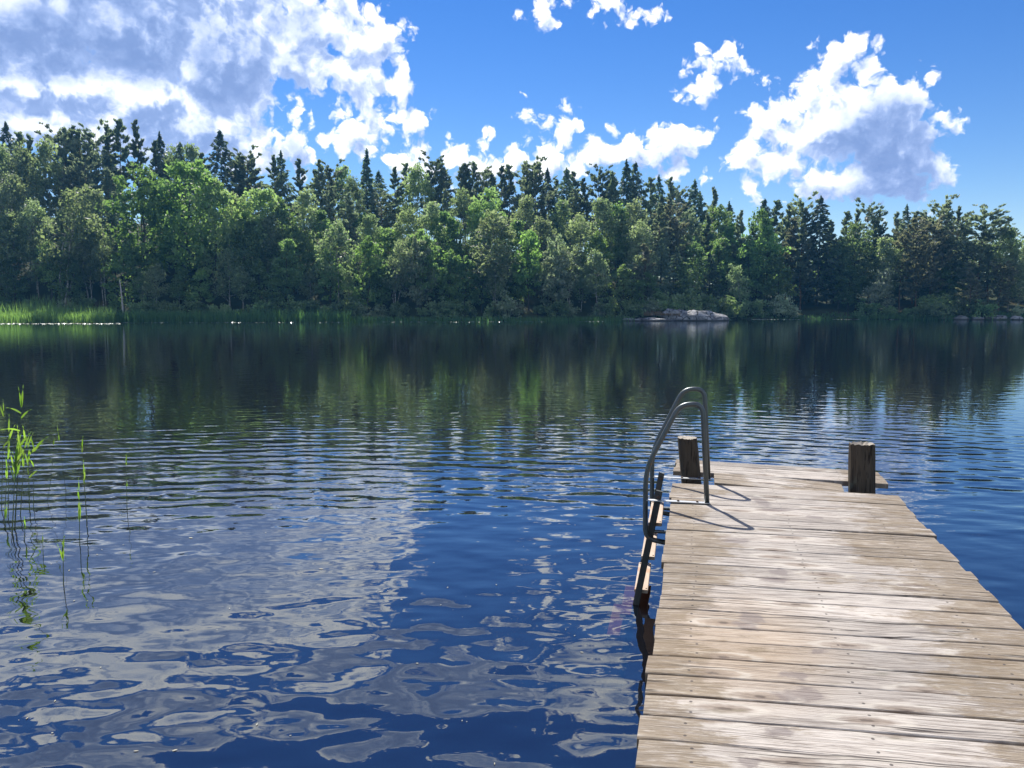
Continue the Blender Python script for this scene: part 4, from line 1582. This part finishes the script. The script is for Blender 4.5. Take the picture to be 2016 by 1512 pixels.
reed(29, 1042, 39, 800, [(.62, .20, -.05, 1), (.68, .30, .10, 1), (.66, .26, .45, .9), (.99, .27, .02, 1), (1.0, .28, .10, 1), (.94, .20, -.7, .6), (.90, .20, .6, .8), (.80, .20, -.7, .35), (.5, .24, -.15, 1), (.45, .26, .3, 1), (.55, .28, .12, 1)], 'tallest reed with bright blades at its tip, by the left edge', .0065)
reed(24, 1050, 27, 905, [(.95, .36, .08, 1), (1.0, .36, .25, 1), (.92, .30, .5, .9), (.88, .2, -.4, 1), (.8, .34, -.08, 1), (.84, .32, .2, 1), (.7, .26, -.3, 1), (.74, .3, .35, 1)], 'thick leaved reed close beside the tallest reed', .0065)
reed(58, 1003, 52, 880, [(.50, .22, .6, .8), (.55, .16, .05, 1), (.98, .25, -.12, 1), (1.0, .24, .35, 1), (.85, .30, .6, .8), (.7, .26, -.2, 1), (.76, .26, .15, 1)], 'reed with spread blades, right of the tallest reed')
reed(66, 1000, 64, 885, [(1.0, .26, -.15, 1), (.96, .33, .55, .85), (.70, .15, -.3, 1)], 'shorter leafy reed just behind the reed with spread blades', .004)
reed(171, 1026, 158, 880, [(.55, .16, .1, 1), (.62, .22, .08, 1), (.50, .12, -.2, 1), (.92, .18, -.1, 1), (.98, .17, .1, 1)], 'tall thin reed, third clump from the left edge')
reed(157, 1072, 152, 955, [(.38, .22, -.10, 1), (.42, .22, .12, 1), (.55, .18, .05, 1), (.9, .16, .05, 1), (.75, .14, -.1, 1)], 'reed with pale yellow green blades low on its stem', .0042)
reed(250, 1002, 246, 905, [(.88, .16, .04, 1), (.92, .15, .0, 1), (.45, .08, .1, 1)], 'lone reed farthest right, with one upright leaf', .004)
reed(125, 1150, 120, 1075, [(.60, .20, -.18, 1), (.66, .2, .10, 1), (.9, .14, .02, 1)], 'lone reed closest to the camera, standing in open water', .0042)
reed(85, 1092, 80, 1062, [(.8, .1, -.1, 1)], 'very short reed stub with one small leaf', .0035)
reed(48, 1061, 46, 1030, [(.6, .16, -.1, 1), (.7, .15, .1, 1)], 'short reed in front of the tallest reed', .0035)
reed(11, 1040, 9, 1005, [(.5, .18, -.05, 1), (.6, .2, .06, 1)], 'short reed at the very left edge of the water', .004)
reed(16, 1020, 14, 850, [(.7, .28, -.12, 1), (.8, .28, .1, 1), (.9, .24, .3, 1), (1.0, .24, -.05, 1)], 'reed with fine upright blades at the left edge of the clump', .005)
reed(40, 1015, 46, 868, [(.65, .26, .12, 1), (.78, .26, -.15, 1), (.9, .25, .22, 1), (1.0, .22, .05, 1)], 'slightly right leaning reed in the middle of the left clump', .005)
reed(8, 1030, 12, 905, [(.7, .24, .15, 1), (.85, .24, -.1, 1), (1.0, .2, .05, 1)], 'low leafy reed half way to the left border, in front of its taller neighbour', .005)
reed(93, 990, 97, 782, [(.55, .10, .1, 1)], 'dry leafless thin reed behind the leafy clump', .0025, .05)
reed(130, 968, 111, 850, [(.85, .13, .02, 1), (1.0, .12, .1, 1)], 'thin reed with one narrow leaf between the left clump and the third clump', .0028)
reed(3, 1002, 4, 800, [(.9, .22, -.2, 1), (.95, .2, .15, 1), (.6, .2, .5, .8)], 'reed half hidden at the left border, taller than its short neighbour', .004)


# ------------------------------------------------------------------ thin summer haze over the lake
m, t, out = material('summer haze')
vp = t.new('ShaderNodeVolumePrincipled')
vp.inputs['Color'].default_value = (.12, .48, 1.0, 1)
vp.inputs['Density'].default_value = .00020
vp.inputs['Anisotropy'].default_value = .25
t.l.new(vp.outputs[0], out.inputs['Volume'])
mb = MB()
mb.box((0, 60, 27), (560, 420, 66))
hz = mb.build('haze', m)
tag(hz, 'thin blue summer haze between the jetty and the far forest', 'haze', kind='stuff')


# ------------------------------------------------------------------ pollen, seeds and leaf bits adrift near the jetty (uncountable)
m, t, out = material('drifting bits')
P_ = t.new('ShaderNodeNewGeometry').outputs['Position']
principled(t, out, t.mix(t.noise(P_, 3.0, 1.0), (.20, .17, .10), (.40, .38, .30)), .8, .2)
rs = np.random.RandomState(31)
V, F = [], []
for k in range(130):
    y_ = rs.uniform(2.6, 12)
    x_ = rs.uniform(-.72, .12) * y_
    r = rs.uniform(.002, .006) * (1 + 1.2 * (rs.rand() < .06))
    a = rs.uniform(0, 3.14)
    e = rs.uniform(1, 3.2)
    c_, s_ = math.cos(a), math.sin(a)
    b = len(V)
    V += [(x_ + c_ * r * e * p - s_ * r * q, y_ + s_ * r * e * p + c_ * r * q, .004) for p, q in ((-1, -.3), (0, -1), (1, -.2), (.8, .5), (0, .9), (-.8, .5))]
    F.append(tuple(range(b, b + 6)))
ob = link(bpy.data.objects.new('drifting_bits', np_mesh('drifting_bits', np.array(V), np.array(F), m)))
tag(ob, 'pollen, seeds and leaf bits adrift on the water left of the jetty', 'debris', kind='stuff')
